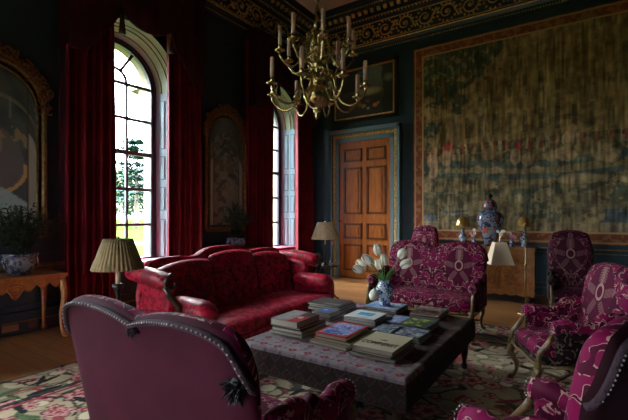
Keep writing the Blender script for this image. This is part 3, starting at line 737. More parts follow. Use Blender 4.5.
def pelmet(c, label):
    T = thing('pelmet', label, 'pelmet', (-5.5, c, 0))
    def low(y):     # scalloped lower edge: one swag across the window, tails over the curtains
        a = abs(y)
        if a < .41: return 4.24 + .16 * (a / .41) ** 2.2
        return 4.40 - .75 * min(1, (a - .41) / .5) ** .8 if a < 1.2 else 3.65
    m = MB(); n = 60; v = []; f = []
    for i in range(n + 1):
        y = -1.1 + 2.2 * i / n; lo = low(y)
        for k, z in enumerate((lo, lo + (5.28 - lo) * .33, lo + (5.28 - lo) * .66, 5.28)): v.append((.02 * math.sin(y * 22 + k) + .02, y, z))
    for i in range(n):
        for k in range(3): f.append((i * 4 + k, i * 4 + k + 1, i * 4 + 5 + k, i * 4 + 4 + k))
    m.add(v, f); o = m.build('valance', 'pelmet', T, recalc=False); o.modifiers.new('thick', 'SOLIDIFY').thickness = .03
    m = MB(); m.tube([(.03, -1.1 + 2.2 * i / n, low(-1.1 + 2.2 * i / n)) for i in range(n + 1)], .014, 6); m.build('fringe', 'tassel', T)
    for y in (-.41, .41):
        m = MB(); m.lathe([(.006, 0), (.008, -.06), (.028, -.08), (.034, -.11), (.02, -.14), (.03, -.16), (.046, -.32), (.05, -.36), (.0, -.365)][::-1], (.06, y, 4.42), 12); m.build('tassel', 'tassel', T)
    for s in (-1, 1):
        m = MB(); m.box(-.28, .02, s * 1.1 - .01, s * 1.1 + .01, 3.7, 5.28); m.build('return_board', 'pelmet', T)
pelmet(3.6, 'dark red swagged pelmet with tassels above the large window'); pelmet(7.12, 'dark red swagged pelmet with tassels above the far window')

# ================================================================ furniture
def cabriole(x, y, h, sx, sy, r=.03, out=.05):
    """curved leg, top at (x,y,h), foot kicks out along (sx,sy)"""
    pts = []; rd = []
    for i in range(13):
        q_ = i / 12; z = h * (1 - q_) + .024 * q_
        o = out * (.9 * math.sin(PI * min(1, q_ * 1.7)) * (q_ < .59) - .55 * math.sin(PI * (q_ - .3) / .7) * (q_ > .5) * 0) + out * 1.1 * max(0, (q_ - .75) / .25) ** 2
        pts.append((x + sx * o, y + sy * o, z)); rd.append(r * (1.25 - .75 * min(1, q_ / .8) + .45 * max(0, (q_ - .85) / .15)))
    m = MB(); m.tube(pts, rd, 8); m.ball((pts[-1][0] + sx * .01, pts[-1][1] + sy * .01, .019), r * .95, 8, 5, (1.1, 1.1, .55)); return m

def hump(u, n, dip=.07):
    if n == 2:
        a = abs(abs(u) - .5) / .5; return 1 - dip * a ** 2.2 if abs(u) < .5 else 1 - .04 * a ** 2 - .08 * max(0, (abs(u) - .6) / .4) ** 2 - .17 * max(0, (abs(u) - .84) / .16) ** 1.8
    a = abs(u); return 1 - .10 * a ** 2.2 - .22 * max(0, (a - .72) / .28) ** 1.5
def armchair(name, label, loc, rz, W=.66, D=.52, bh=1.06, n=1, seat=.44, mats=None, group=None, trim=True, back='plain_plum', arms=True, dip=.07):
    mt = mats or dict(back='vel_chair', seat='vel', arm='vel', out='vel_dark', leg='gilt_wood')
    T = thing(name, label, 'settee' if n == 2 else 'armchair', (*loc, .013 if loc[1] < 5.5 else 0), rz, group)
    hb = W / 2; k = bh - .40
    hf = lambda u: .40 + k * hump(u, n, dip)
    rk = .16; m = MB(); yb = -D / 2
    rows = m.panel((-hb, yb), (hb, yb), .34, hf, .10, rake=rk, nu=56 if n == 2 else 36, bulge=.025, end=14, taper=.10, mats=(0, 1))
    m.build('backrest', [mt['back'], back], T)
    # braid and nail beads along the rear rim
    if trim:
        rim = [r[17] for r in rows]; rimo = [Vector((p.x, p.y - .012, p.z)) for p in rim]
        m = MB(); m.tube([(p.x, p.y, p.z) for p in rimo], .013, 6); m.build('braid', 'braid', T)
        m = MB(); 
        for i in range(len(rimo) - 1):
            L = (rimo[i + 1] - rimo[i]).length; c = max(1, round(L / .02))
            for j in range(c):
                p = rimo[i].lerp(rimo[i + 1], j / c); m.ball((p.x, p.y - .013, p.z + .004), .0042, 5, 3)
        m.build('nail_trim', 'nail', T)
    m = MB(); m.soft((0, .01, seat - .035), (hb - .03, D / 2 + .02, .085), 7, 16, ez=3,
                     disp=lambda p, x, y, z: (p[0], p[1], p[2] + (.02 * (1 - x * x) * (1 - y * y) if z > 0 else 0)))
    m.build('seat', mt['seat'], T)
    m = MB(); m.soft((0, .02, seat - .075), (hb - .015, D / 2 + .005, .035), 10, 10, ez=8); m.build('seat_rail', mt['out'], T)
    m = MB(); m.tube([(-hb + .03, D / 2 + .03, seat - .11), (-hb * .5, D / 2 + .035, seat - .125), (0, D / 2 + .04, seat - .11), (hb * .5, D / 2 + .035, seat - .125), (hb - .03, D / 2 + .03, seat - .11)], .014, 6)
    for s in (-1, 1): m.tube([(s * (hb - .02), D / 2 + .02, seat - .115), (s * (hb - .02), -D / 2, seat - .115)], .012, 6)
    m.tube([(-hb + .05, -D / 2 + .0, seat - .13), (hb - .05, -D / 2 + .0, seat - .13)], .03, 6)
    m.build('carved_frame', 'gilt_wood', T)
    for s in (-1, 1):
        m = MB(); L = D + .02; x = s * (hb - .035); AF = D / 2 - (.09 if n == 1 else .04)
        def ah(u):   # u -1 at the back, +1 at the front
            return .615 + .125 * (1 / (1 + math.exp((u + .15) * 12))) + .03 * math.exp(-((u - .8) / .16) ** 2)
        if s > 0: m.panel((x, AF + .01), (x, -D / 2 - .02), seat - .09, lambda u: ah(-u), .085, nu=30, nz=6, end=8, mats=(1, 0), disp=None)
        else: m.panel((x, -D / 2 - .02), (x, AF + .01), seat - .09, ah, .085, nu=30, nz=6, end=8, mats=(1, 0))
        m.mi = [0 if (sum(m.v[i][2] for i in f) / len(f) > .585 or (sum(m.v[i][0] for i in f) / len(f) - x) * s < -.02) else 1 for f in m.f]
        m.build('arm', [mt['arm'], mt['out']], T)
        m = MB(); m.tube([(x - s * .01, AF + .0 - .3 * q_, ah(1 - q_ * 1.2) - .012 - .0 * q_) for q_ in (0, .25, .5, .75, 1)], [.055, .053, .05, .046, .03], 10)
        m.ball((x - s * .01, AF + .005, ah(1) - .012), .056, 10, 7, (1, .55, 1)); m.build('arm_roll', mt['arm'], T)
        m = MB(); m.tube([(x, AF + .03, ah(1) - .06), (x, AF + .055, ah(1) - .12), (x, D / 2 + .03, seat - .02), (x, D / 2 + .045, seat - .13)], [.014, .022, .018, .026], 8); m.build('arm_support', 'gilt_wood', T)
        if trim:
            m = MB()
            for j in range(14):
                a = 2 * PI * j / 14; m.ball((x - s * .01 + .044 * math.cos(a), AF + .035, ah(1) - .012 + .044 * math.sin(a)), .0045, 5, 3)
            m.build('nail_trim', 'nail', T)
    for sx_ in (-1, 1):
        cabriole(sx_ * (hb - .06), D / 2 + .0, seat - .09, sx_ * .5, 1, .03).build('leg', 'gilt_wood', T)
        cabriole(sx_ * (hb - .07), -D / 2 + .02, seat - .09, sx_ * .3, -1, .026).build('leg', 'gilt_wood', T)
    if n == 2: cabriole(0, D / 2 - .0, seat - .09, 0, 1, .03).build('leg', 'gilt_wood', T)
    m = MB(); zz = .13; a = hb - .08
    m.tube([(-a, D / 2 - .02, zz), (-a * .5, D / 4, zz + .01), (0, 0, zz), (a * .5, -D / 4, zz + .01), (a, -D / 2 + .04, zz)], .012, 6)
    m.tube([(a, D / 2 - .02, zz), (a * .5, D / 4, zz + .01), (0, 0, zz), (-a * .5, -D / 4, zz + .01), (-a, -D / 2 + .04, zz)], .012, 6)
    m.build('stretcher', 'gilt_wood', T)
    return T
SETM = dict(back='vel_set', seat='vel', arm='vel', out='vel', leg='gilt_wood')
armchair('velvet_settee', 'plum velvet settee with patterned twin-arched back facing the ottoman from beside the door', (-1.70, 5.10), PI, 1.38, .62, 1.11, 2, .43, SETM, back='plain_plum', dip=.14)
fs = armchair('velvet_settee', 'plum settee seen from behind, plain mauve rear with beaded braid along its double-arched top', (-1.54, 1.40), 0, 1.28, .60, 1.07, 2, .42, SETM)
r2 = random.Random(3)
for cx, cz in ((.0, .985), (.57, .86)):
    m = MB(); m.ball((cx, -.43, cz), .03, 8, 6, (1, .5, 1.3))
    for i in range(110):
        a = r2.uniform(0, 6.28); r = r2.uniform(0, .035) ; m.leaf((cx + r * math.cos(a), -.425 - r2.random() * .015, cz + r * .6), (r2.uniform(-.7, .7), -.25, r2.uniform(-1, .25)), r2.uniform(.03, .06), .02, .2, r2)
    m.build('ribbon_tuft', 'ribbon', fs)
armchair('velvet_armchair', 'plum pomegranate-velvet armchair facing the ottoman, middle one of the right-hand group', (-.14, 3.80), math.atan2(.9, -.43), .66, .52, 1.07)
armchair('velvet_armchair', 'nearest plum velvet armchair seen from behind, dark rear panel edged with beads', (-.17, 1.90), R(67), .61, .44, 1.10, back='plain_dark')
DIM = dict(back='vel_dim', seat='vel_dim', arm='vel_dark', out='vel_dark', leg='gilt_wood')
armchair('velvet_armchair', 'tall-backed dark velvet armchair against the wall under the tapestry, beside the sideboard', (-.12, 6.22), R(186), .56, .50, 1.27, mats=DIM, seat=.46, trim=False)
armchair('velvet_armchair', 'tall rounded chair back of plum velvet rising behind the patterned settee', (-2.60, 7.42), R(180), .56, .50, 1.29, mats=dict(DIM, back='vel_chair'), seat=.46, trim=False)

# ---- red camelback sofa
T = thing('camelback_sofa', 'long crimson damask sofa with three-hump camel back below the large window', 'sofa', (-3.2, 3.47, .018))
# local frame: x towards the room, y along the window wall (-1.2 .. 1.2)
def camel(u):
    b_ = .93
    return b_ + .15 * math.exp(-(u / .36) ** 4) - .0 + .075 * math.exp(-((abs(u) - .66) / .26) ** 4) - .28 * max(0, (abs(u) - .86) / .14) ** 1.6
m = MB(); m.panel((-.42, 1.17), (-.42, -1.17), .20, lambda u: camel(u), .11, rake=.14, nu=80, end=16, bulge=.01, mats=(0, 0)); m.build('back_frame', 'damask', T)
m = MB(); m.tube([(-.475 - .14 * (camel(u) - .2) + .0 + .115, -1.165 * u, camel(u) - .008) for u in [i / 40 - 1 for i in range(81)]], .011, 6); m.build('back_piping', 'damask', T)
def dimple(cy, hw):
    def f(p, uu, z, b):
        if b == 0:
            d = 0
            for r_ in range(3):
                for k in range(5):
                    yy = cy + hw * (-.8 + .4 * k + (.2 if r_ % 2 else 0)); zz = .55 + .13 * r_
                    q_ = ((p.y - yy) ** 2 + (z - zz) ** 2) / .0022
                    if q_ < 9: d += .018 * math.exp(-q_)
            p.x -= d
        return p
    return f
for cy, hw, pk in ((-.72, .37, .02), (.0, .36, .085), (.70, .35, .02)):
    lab = None
    m = MB(); hf = (lambda pk_, s_: (lambda u: .90 + pk_ + .05 * (1 - u * u) - .0 * u + s_ * u * .03 - .06 * max(0, (abs(u) - .9) / .1) ** 2))(pk, -1 if cy < 0 else (1 if cy > 0 else 0))
    m.panel((-.24, cy + hw), (-.24, cy - hw), .42, hf, .15, rake=.20, nu=56, nz=26, end=8, bulge=.03, disp=dimple(cy, hw)); m.build('back_cushion', 'damask', T)
    for r_ in range(3):
        for k in range(5):
            yy = cy + hw * (-.8 + .4 * k + (.2 if r_ % 2 else 0)); zz = .55 + .13 * r_
            if abs(yy - cy) >= hw - .02: continue
            m = MB(); m.ball((-.24 + .075 + .03 - .2 * (zz - .42) - .012, yy, zz), .015, 6, 4)
            m.build('tufting_button', 'damask_dark', T)
m = MB()
def seatd(p, x, y, z):
    if z > -.2:
        d = 0
        for a in range(3):
            for k in range(12):
                yy = -1.0 + 2.0 * (k + (.5 if a % 2 else 0)) / 11.5; xx = -.1 + .22 * a; q_ = ((p[0] - xx) ** 2 + (p[1] - yy) ** 2) / .0035
                if q_ < 9: d += .016 * math.exp(-q_)
        p[2] -= d
    return p
m.soft((.13, 0, .37), (.40, 1.02, .10), 9, 44, seatd, ez=3); m.build('seat_cushion', 'damask', T)
m = MB(); m.soft((.06, 0, .245), (.45, 1.1, .085), 12, 20, ez=6); m.build('seat_base', 'damask', T)
for s in (-1, 1):
    # high rear arm, rolled outwards and flowing down to the front
    m = MB(); y = s * 1.13
    def top(x): return .86 - .02 * (x + .45)
    m.panel((-.5, y - s * .03), (.0, y - s * .03), .22, lambda u: .84 - .0 * u - .05 * max(0, u) ** 2, .10, nu=24, nz=8, end=12, mats=(0, 0))
    pts = [(-.56 + .66 * q_, y + s * (.05 + .02 * q_), .875 - .01 * q_ - .05 * q_ ** 3) for q_ in [i / 10 for i in range(11)]]
    m.tube(pts, [.06, .075, .08, .085, .088, .09, .09, .09, .09, .088, .08], 14)
    m.build('arm', 'damask', T)
    # dark carved scroll closing the arm front
    m = MB(); sc = []
    for i in range(16):
        a = i / 15 * 1.6 * PI + PI * .5; r = .085 * (1 - i / 22); sc.append((.115, y + s * (.06 - r * math.sin(a - PI * .5) * -1 * 1), .83 + r * math.cos(a - PI * .5)))
    m.tube(sc, .017, 6)
    m.tube([(.115, y + s * .135, .80), (.12, y + s * .09, .72), (.125, y + s * .0, .62), (.13, y - s * .02, .50), (.13, y + s * .0, .40), (.13, y + s * .0, .26)], [.022, .03, .032, .028, .028, .03], 8)
    m.build('arm_scroll', 'dark_wood', T)
    # low bolster arm in front
    m = MB(); m.tube([(-.12 + .58 * q_, s * (.99 + .03 * q_), .585 - .045 * q_) for q_ in [i / 10 for i in range(11)]], [.06, .09, .10, .105, .11, .115, .118, .12, .122, .11, .05], 16); m.build('bolster_arm', 'damask', T)
    m = MB(); m.panel((.0, s * 1.06), (.46, s * 1.06), .22, lambda u: .56, .11, nu=20, nz=6, end=10); m.build('arm_front_panel', 'damask', T)
for s in (-1, 1):
    cabriole(.42, s * 1.0, .20, 1, s * .5, .034, .04).build('leg', 'dark_wood', T); cabriole(-.40, s * 1.0, .20, -1, s * .5, .03, .04).build('leg', 'dark_wood', T)
cabriole(.44, 0, .20, 1, 0, .034, .04).build('leg', 'dark_wood', T)
m = MB(); m.tube([(.45, -.98, .10), (.3, -.5, .11), (.45, 0, .10), (.3, .5, .11), (.45, .98, .10)], .014, 6); m.build('stretcher', 'dark_wood', T)

# ---- ottoman
T = thing('ottoman', 'large rectangular kilim-covered ottoman stacked with books in the room centre', 'ottoman', (-1.545, 3.135, .013)); T.scale = (.975, .965, 1)
def otto(u, v):
    a = u * 1.4; d = v * 1.84; n = len(u)
    c = np.tile([[.055, .04, .036]], (n, 1)) * (.6 + .8 * fbm(a, d, 14, 4)[:, None])  # dark brown of the unlit part painted into the cloth colour
    c = mixa(c, (.12, .085, .06), (fbm(a, d, 9, 8) > .6) * .7)
    # striped weave bands over the dark brown part
    for k in range(5):
        c = mixa(c, (.20, .09, .07), (abs(d - .55 - k * .26 - .02 * np.sin(a * 9)) < .012) * (fbm(a, d, 12, 2) > .45) * .8)
    pale = (d < .34) | (a < .45)
    c = mixa(c, (.25, .20, .22), pale * (.75 + .25 * (fbm(a, d, 30, 3) > .5)))
    for i, (kx, col_, w) in enumerate(((.14, (.20, .012, .035), .036), (.14, (.30, .25, .27), .012))):
        for off, cl in ((0, col_),):
            X = ((a + .5 * kx * (np.floor(d / kx) % 2)) % kx) - kx / 2; Y = (d % kx) - kx / 2
            c = mixa(c, cl, (pale & (abs(X) + abs(Y) < w)) * .9)
    X = ((a + .07) % .14) - .07; Y = ((d + .035) % .07) - .035; c = mixa(c, (.09, .07, .16), (pale & (abs(X) + abs(Y) < .016)) * .8)
    c = mixa(c, (.32, .28, .28), (pale & (fbm(a, d, 26, 12) > .66)) * .6)
    return c
def opos(u, v):   # one cloth over top and rounded upper edge
    a = (u - .5) * 2; d = (v - .5) * 2
    x = a * .70; y = d * .92
    ex = np.clip((abs(a) - .955) / .045, 0, 1); ey = np.clip((abs(d) - .965) / .035, 0, 1); e = np.maximum(ex, ey)
    z = .475 + .004 * (1 - a * a) * (1 - d * d) - .035 * (1 - np.sqrt(np.clip(1 - e * e, 0, 1)))
    return (x, y, z)
painted('cushion_top', 200, 260, opos, otto, M['ottom'], T)
def sidecol(kx):
    def f(u, v):
        a = u * kx; d = v * .16; n = len(u)
        c = np.tile([[.035, .024, .024]], (n, 1)) * (.6 + .8 * fbm(a, d, 16, 5)[:, None]); kk = .11
        X = (a % kk) - kk / 2; Y = ((d + .03) % .12) - .06
        c = mixa(c, (.10, .02, .03), (abs(X) + abs(Y) < .02) * .7); c = mixa(c, (.09, .07, .07), (abs(abs(X) + abs(Y) - .045) < .006) * .7)
        return c
    return f
for nm, ps, kx in (('side_panel', lambda u, v: ((u - .5) * 1.4, 0 * u - .92 - .006 * np.sin(v * 3.1), .285 + v * .16), 1.4), ('side_panel', lambda u, v: ((.5 - u) * 1.4, 0 * u + .92, .285 + v * .16), 1.4),
                   ('side_panel', lambda u, v: (0 * u + .70 + .006 * np.sin(v * 3.1), (u - .5) * 1.84, .285 + v * .16), 1.84), ('side_panel', lambda u, v: (0 * u - .70, (.5 - u) * 1.84, .285 + v * .16), 1.84)):
    painted(nm, 120, 22, ps, sidecol(kx), M['ottom'], T)
m = MB(); m.box(-.69, .69, -.91, .91, .27, .43); m.build('frame', 'dark_wood', T)
for sx_ in (-1, 1):
    for sy_ in (-1, 1):
        m = MB(); m.lathe([(.018, 0), (.028, .015), (.03, .04), (.018, .06), (.022, .09), (.036, .15), (.04, .23), (.045, .28)], (sx_ * .62, sy_ * .84, 0), 12); m.build('leg', 'dark_wood', T)

# ---- consoles
def console(label, y, h, w):
    T = thing('console_table', label, 'table', (-5.5, y, 0))
    m = MB(); m.box(-.3, .3, -w / 2, w / 2, h - .035, h); m.box(-.29, .28, -w / 2 + .012, w / 2 - .012, h - .055, h - .035); m.build('table_top', 'pine', T)
    m = MB()
    def ap(t): return .07 + .085 * math.exp(-(t / .2) ** 2) + .03 * math.cos(t * 22)
    n = 40; poly = [(-w / 2 + .04, h - .05)] + [(-w / 2 + .04 + (w - .08) * i / n, h - .055 - ap((i / n * 2 - 1))) for i in range(n + 1)] + [(w / 2 - .04, h - .05)]
    m.prism(poly, .235, .265, lambda a, b_, c: (c, a, b_)); m.tube([(.268, -w / 2 + .05 + (w - .1) * i / n, h - .058 - ap((i / n * 2 - 1))) for i in range(n + 1)], .010, 6)
    for s in (-1, 1): m.box(-.27, .26, s * (w / 2 - .05) - .01, s * (w / 2 - .05) + .01, h - .15, h - .05)
    m.tube([(.27, .08 * math.cos(a), h - .13 + .04 * math.sin(a)) for a in [i * PI / 8 for i in range(16)]], .010, 6, True)
    m.build('carved_apron', 'pine', T)
    for a in (-1, 1):
        for s in (-1, 1): cabriole(.235 * a, s * (w / 2 - .05), h - .06, a * 1, s * .45, .036, .045).build('leg', 'pine', T)
console('carved golden-wood console table below the left mirror', 1.83, .775, 1.06)
console('carved wooden console table behind the red sofa under the pier mirror', 5.45, .86, .84)
def planter(label, loc, r, h, ph, sp, seed, nst=42, cl=-.24):
    T = thing('planter', label, 'plant', loc)
    m = MB(); m.lathe([(r * .62, 0), (r * .66, .02), (r * .86, h * .25), (r * 1.0, h * .6), (r * .95, h * .85), (r * 1.08, h * .93), (r * 1.08, h), (r * .95, h), (r * .9, h * .9)], n=28); m.build('pot', 'delft_dim', T)
    m = MB(); m.lathe([(r * .9, h * .8), (.001, h * .84)], n=20, cap=False); m.build('soil', 'black', T)
    rr = random.Random(seed); m = MB(); st = MB()
    for i in range(nst):
        a = rr.uniform(0, 2 * PI); tip = rr.uniform(.1, 1) * sp; hh = ph * rr.uniform(.55, 1) * (1 - .25 * tip / sp)
        pts = [(tip * math.cos(a) * q_ ** 1.5 + .02 * math.cos(a) * r, tip * math.sin(a) * q_ ** 1.5, h * .8 + hh * q_) for q_ in (0, .33, .66, 1)]
        pts = [(max(cl + .02, a_), b_, c_) for a_, b_, c_ in pts]; st.tube(pts, .005, 4)
        for k in range(22):
            q_ = rr.uniform(.15, 1.05); p = (tip * math.cos(a) * q_ ** 1.5, tip * math.sin(a) * q_ ** 1.5, h * .8 + hh * q_)
            d = (rr.uniform(-1, 1), rr.uniform(-1, 1), rr.uniform(-.2, .9))
            if p[0] < cl + .08: continue
            m.leaf(p, d, rr.uniform(.06, .12), rr.uniform(.018, .034), .25, rr)
    st.build('stems', 'foliage', T); m.build('foliage', 'foliage', T, recalc=False)
    return T
planter('leafy dark plant in blue-and-white bowl on the left console table', (-5.5, 1.97, .776), .18, .25, .66, .42, 11, 80, -.24)
planter('dark bushy plant in blue-and-white pot before the pier mirror', (-5.56, 5.56, .861), .20, .19, .72, .33, 12, 60, -.18)

def pleated_shade(T, at, r0, z0, r1, z1, mt, n=36, sq=False):
    m = MB()
    if sq:
        pr = []
        for k in range(4): pr.append((k, ))
        c = [(1.3 * math.cos(R(45 + 90 * k + 25)), 1.3 * math.sin(R(45 + 90 * k + 25))) for k in range(4)]
        v = [(at[0] + r0 * a, at[1] + r0 * b_, z0) for a, b_ in c] + [(at[0] + r1 * a, at[1] + r1 * b_, z1) for a, b_ in c]
        m.add(v, [(i, (i + 1) % 4, 4 + (i + 1) % 4, 4 + i) for i in range(4)], False)
        o = m.build('lamp_shade', mt, T, recalc=True)
    else:
        N = n * 4; v = []
        for j in range(7):
            q_ = j / 6; rr = r0 + (r1 - r0) * q_ + .0
            for i in range(N): k = rr + .005 * math.cos(n * 2 * PI * i / N); a = 2 * PI * i / N; v.append((at[0] + k * math.cos(a), at[1] + k * math.sin(a), z0 + (z1 - z0) * q_))
        m.add(v, [(j * N + i, j * N + (i + 1) % N, (j + 1) * N + (i + 1) % N, (j + 1) * N + i) for j in range(6) for i in range(N)])
        o = m.build('lamp_shade', mt, T, recalc=True)
    o.modifiers.new('thick', 'SOLIDIFY').thickness = .003
    return o
# side table and lamp at the sofa's near end
T = thing('side_table', 'small round side table with silver tray top between settee and sofa', 'table', (-3.12, 1.88, .013))
m = MB(); m.lathe([(.25, .585), (.27, .59), (.275, .61), (.26, .615), (.001, .612)], n=32); m.build('table_top', 'tray', T)
m = MB(); m.lathe([(.03, .12), (.045, .2), (.025, .28), (.03, .42), (.05, .5), (.03, .585)], n=14); m.build('pedestal', 'black', T)
for k in range(3):
    a = 2 * PI * k / 3; m = MB(); m.tube([(0, 0, .17), (.12 * math.cos(a), .12 * math.sin(a), .14), (.22 * math.cos(a), .22 * math.sin(a), .03), (.26 * math.cos(a), .26 * math.sin(a), .018)], [.026, .022, .016, .018], 8); m.build('leg', 'black', T)
T = thing('table_lamp', 'black table lamp with wide tan pleated shade at the near end of the sofa', 'lamp', (-3.2, 1.84, .629))
m = MB(); m.lathe([(.07, 0), (.072, .015), (.03, .03), (.018, .06), (.024, .11), (.014, .16), (.03, .225), (.045, .245), (.045, .262), (.02, .27)], n=18); m.build('base', 'black', T)
m = MB(); m.lathe([(.018, .268), (.018, .38)], n=12); m.build('candle_sleeve', 'ivory', T)
m = MB(); m.lathe([(.005, .38), (.005, .64)], n=6); m.ball((0, 0, .65), .012, 8, 5); m.tube([(-.12, 0, .625), (.12, 0, .625)], .003, 4); m.build('harp', 'brass', T)
pleated_shade(T, (0, 0), .20, .39, .108, .64, 'shade_tan')
# tripod table and lamp near the door
T = thing('tripod_table', 'small dark pedestal table between the sofa and the door', 'table', (-3.78, 6.0, 0))
m = MB(); m.lathe([(.21, .575), (.23, .58), (.23, .6), (.001, .6)], n=28); m.build('table_top', 'dark_wood', T)
m = MB(); m.lathe([(.02, .1), (.035, .18), (.018, .26), (.02, .4), (.035, .5), (.05, .575)], n=12); m.build('pedestal', 'dark_wood', T)
for k in range(3):
    a = 2 * PI * k / 3 + .4; m = MB(); m.tube([(0, 0, .15), (.1 * math.cos(a), .1 * math.sin(a), .12), (.18 * math.cos(a), .18 * math.sin(a), .03), (.22 * math.cos(a), .22 * math.sin(a), .015)], [.022, .02, .014, .016], 8); m.build('leg', 'dark_wood', T)
T = thing('table_lamp', 'slim dark candlestick lamp with beige shade on the tripod table near the door', 'lamp', (-3.82, 6.02, .601))
m = MB(); m.lathe([(.06, 0), (.062, .012), (.02, .03), (.014, .1), (.024, .15), (.012, .2), (.012, .32), (.022, .34), (.022, .36)], n=14); m.build('base', 'dark_wood', T)
m = MB(); m.lathe([(.013, .36), (.013, .47)], n=10); m.build('candle_sleeve', 'ivory', T)
m = MB(); m.lathe([(.004, .47), (.004, .75)], n=6); m.ball((0, 0, .765), .012, 8, 5); m.tube([(-.13, 0, .74), (.13, 0, .74)], .003, 4); m.build('harp', 'brass', T)
pleated_shade(T, (0, 0), .25, .455, .135, .755, 'shade_beige', 28)
def tulip(T, base, tip, mt, r=.028, bend=.2):
    a = Vector(base); c = Vector(tip); mid = a.lerp(c, .55) + Vector((0, 0, bend * (c - a).length * .5))
    m = MB(); pts = [(1 - q_) ** 2 * a + 2 * q_ * (1 - q_) * mid + q_ * q_ * c for q_ in [i / 7 for i in range(8)]]; m.tube(pts, .0035, 6); m.build('tulip_stem', 'stem', T)
    d = (pts[-1] - pts[-2]).normalized(); z = Vector((0, 0, 1)); q_ = z.rotation_difference(d)
    m = MB()
    for k in range(6):
        an = k * PI / 3 + (.3 if k % 2 else 0); rr = r * (1 if k % 2 else .93); v = []; f = []
        for j in range(6):
            t = j / 5; rad = rr * (math.sin(PI * min(1, t * .75 + .12)) ** .7) * (1 if t < .7 else 1 - (t - .7) * .9)
            for i in range(5):
                s = (i / 4 - .5) * 2 * (1.05 * math.sin(PI * (t * .82 + .1))) * .55
                v.append(c + q_ @ Vector((rad * math.cos(an + s), rad * math.sin(an + s), t * r * 2.5)))
        for j in range(5):
            for i in range(4): f.append((j * 5 + i, j * 5 + i + 1, (j + 1) * 5 + i + 1, (j + 1) * 5 + i))
        m.add(v, f)
    o = m.build('tulip_bloom', mt, T, recalc=False); return o
T = thing('bud_vase', 'little blue vase with one pink tulip on the tripod table', 'vase', (-3.64, 5.93, .601))
m = MB(); m.lathe([(.02, 0), (.032, .03), (.036, .07), (.02, .11), (.014, .14), (.02, .155)], n=14); m.build('vase_body', 'delft', T)
tulip(T, (0, 0, .1), (.03, -.01, .36), 'pink', .032)

# ---- sideboard and its ornaments
T = thing('sideboard', 'low walnut sideboard with carved lower edge under the tapestry', 'sideboard', (-1.44, 7.78, 0))
m = MB(); m.box(-.74, .74, -.25, .27, .17, .90); m.build('cabinet', 'walnut2', T)
m = MB(); m.box(-.77, .77, -.28, .28, .90, .93); m.build('top', 'walnut2', T)
for x0, x1 in ((-.70, -.26), (-.22, .22), (.26, .70)):
    m = MB(); m.box(x0, x1, -.262, -.25, .24, .86, mi=0); m.box(x0 + .05, x1 - .05, -.268, -.262, .29, .81, mi=1); d = m.build('door', ['walnut2', 'walnut'], T)
    m = MB(); m.ball((x1 - .03, -.275, .56), .012, 8, 5); m.build('knob', 'brass', d)
m = MB(); n = 64; x = [-.76 + 1.52 * i / n for i in range(n + 1)]
m.prism([(-.76, .20)] + [(a, .145 - .03 * abs(math.sin(a * 19))) for a in x] + [(.76, .20)], -.285, -.25, lambda a, b_, c: (a, c, b_))
for s in (-1, 1): m.prism([(s * .74, .17)] + [(s * (.755 + .02 * abs(math.sin(z * 26))), z) for z in [.17 + .73 * i / 40 for i in range(41)]] + [(s * .74, .90)], -.275, -.24, lambda a, b_, c: (a, c, b_))
m.build('carved_edge', 'walnut2', T)
for a in (-.68, .68):
    for c in (-.2, .22): m = MB(); m.lathe([(.03, 0), (.045, .03), (.045, .07), (.03, .1), (.035, .17)], (a, c, 0), 12); m.build('foot', 'dark_wood', T)
for x, lab in ((-1.885, 'small lamp with gilt dome shade and blue-and-white base, left end of the sideboard'), (-.86, 'small gilt-shaded lamp with blue-and-white base at the right end of the sideboard')):
    T = thing('table_lamp', lab, 'lamp', (x, 7.8, .931))
    m = MB(); m.lathe([(.05, 0), (.045, .02), (.04, .05), (.075, .10), (.07, .16), (.03, .21), (.025, .28), (.035, .30)], n=16); m.build('base', 'delft', T)
    m = MB(); m.lathe([(.008, .30), (.008, .5)], n=8); m.build('stem', 'brass', T)
    m = MB(); m.lathe([(.13, .34), (.122, .38), (.105, .44), (.075, .50), (.03, .53), (.012, .55), (.001, .56)], n=40, flute=.04, fn=10, cap=False); o = m.build('lamp_shade', 'gold_shade', T); o.modifiers.new('thick', 'SOLIDIFY').thickness = .003
T = thing('lidded_jar', 'large lidded porcelain jar in blue, red and white at the sideboard centre', 'jar', (-1.41, 7.80, .931))
m = MB(); m.lathe([(.10, 0), (.105, .02), (.10, .06), (.14, .18), (.205, .36), (.235, .47), (.22, .56), (.15, .62), (.115, .64), (.115, .67)], n=32); m.build('body', 'imari', T)
m = MB(); m.lathe([(.125, .67), (.125, .70), (.11, .78), (.06, .83), (.03, .845)], n=28); ld = m.build('lid', 'imari', T)
m = MB(); m.lathe([(.02, .84), (.035, .87), (.045, .90), (.03, .935), (.001, .95)], n=12); m.build('finial', 'black', ld)
def posy(label, x, y, z, h, n, seed, mts):
    T = thing('flower_vase', label, 'flowers', (x, y, z)); rr = random.Random(seed)
    m = MB(); m.lathe([(.028, 0), (.04, .03), (.042, .07), (.022, .11), (.028, .13)], n=14); m.build('vase_body', 'delft', T)
    st = MB()
    for i in range(n):
        a = rr.uniform(0, 6.28); r = rr.uniform(.02, .09); p = Vector((r * math.cos(a), r * math.sin(a) * .6, h * rr.uniform(.7, 1.1)))
        st.tube([(0, 0, .1), (p.x * .4, p.y * .4, p.z * .6), p], .003, 4)
        m = MB()
        for k in range(5):
            b_ = k * 2 * PI / 5; m.ball((p.x + .016 * math.cos(b_), p.y - .006, p.z + .016 * math.sin(b_)), .014, 6, 4, (1, .5, 1))
        m.build('blossom', rr.choice(mts), T)
    st.build('stems', 'stem', T)
posy('small vase of pale pink blossoms between the left gilt lamp and the jar', -1.66, 7.68, .931, .26, 6, 3, ['pink', 'tulip'])
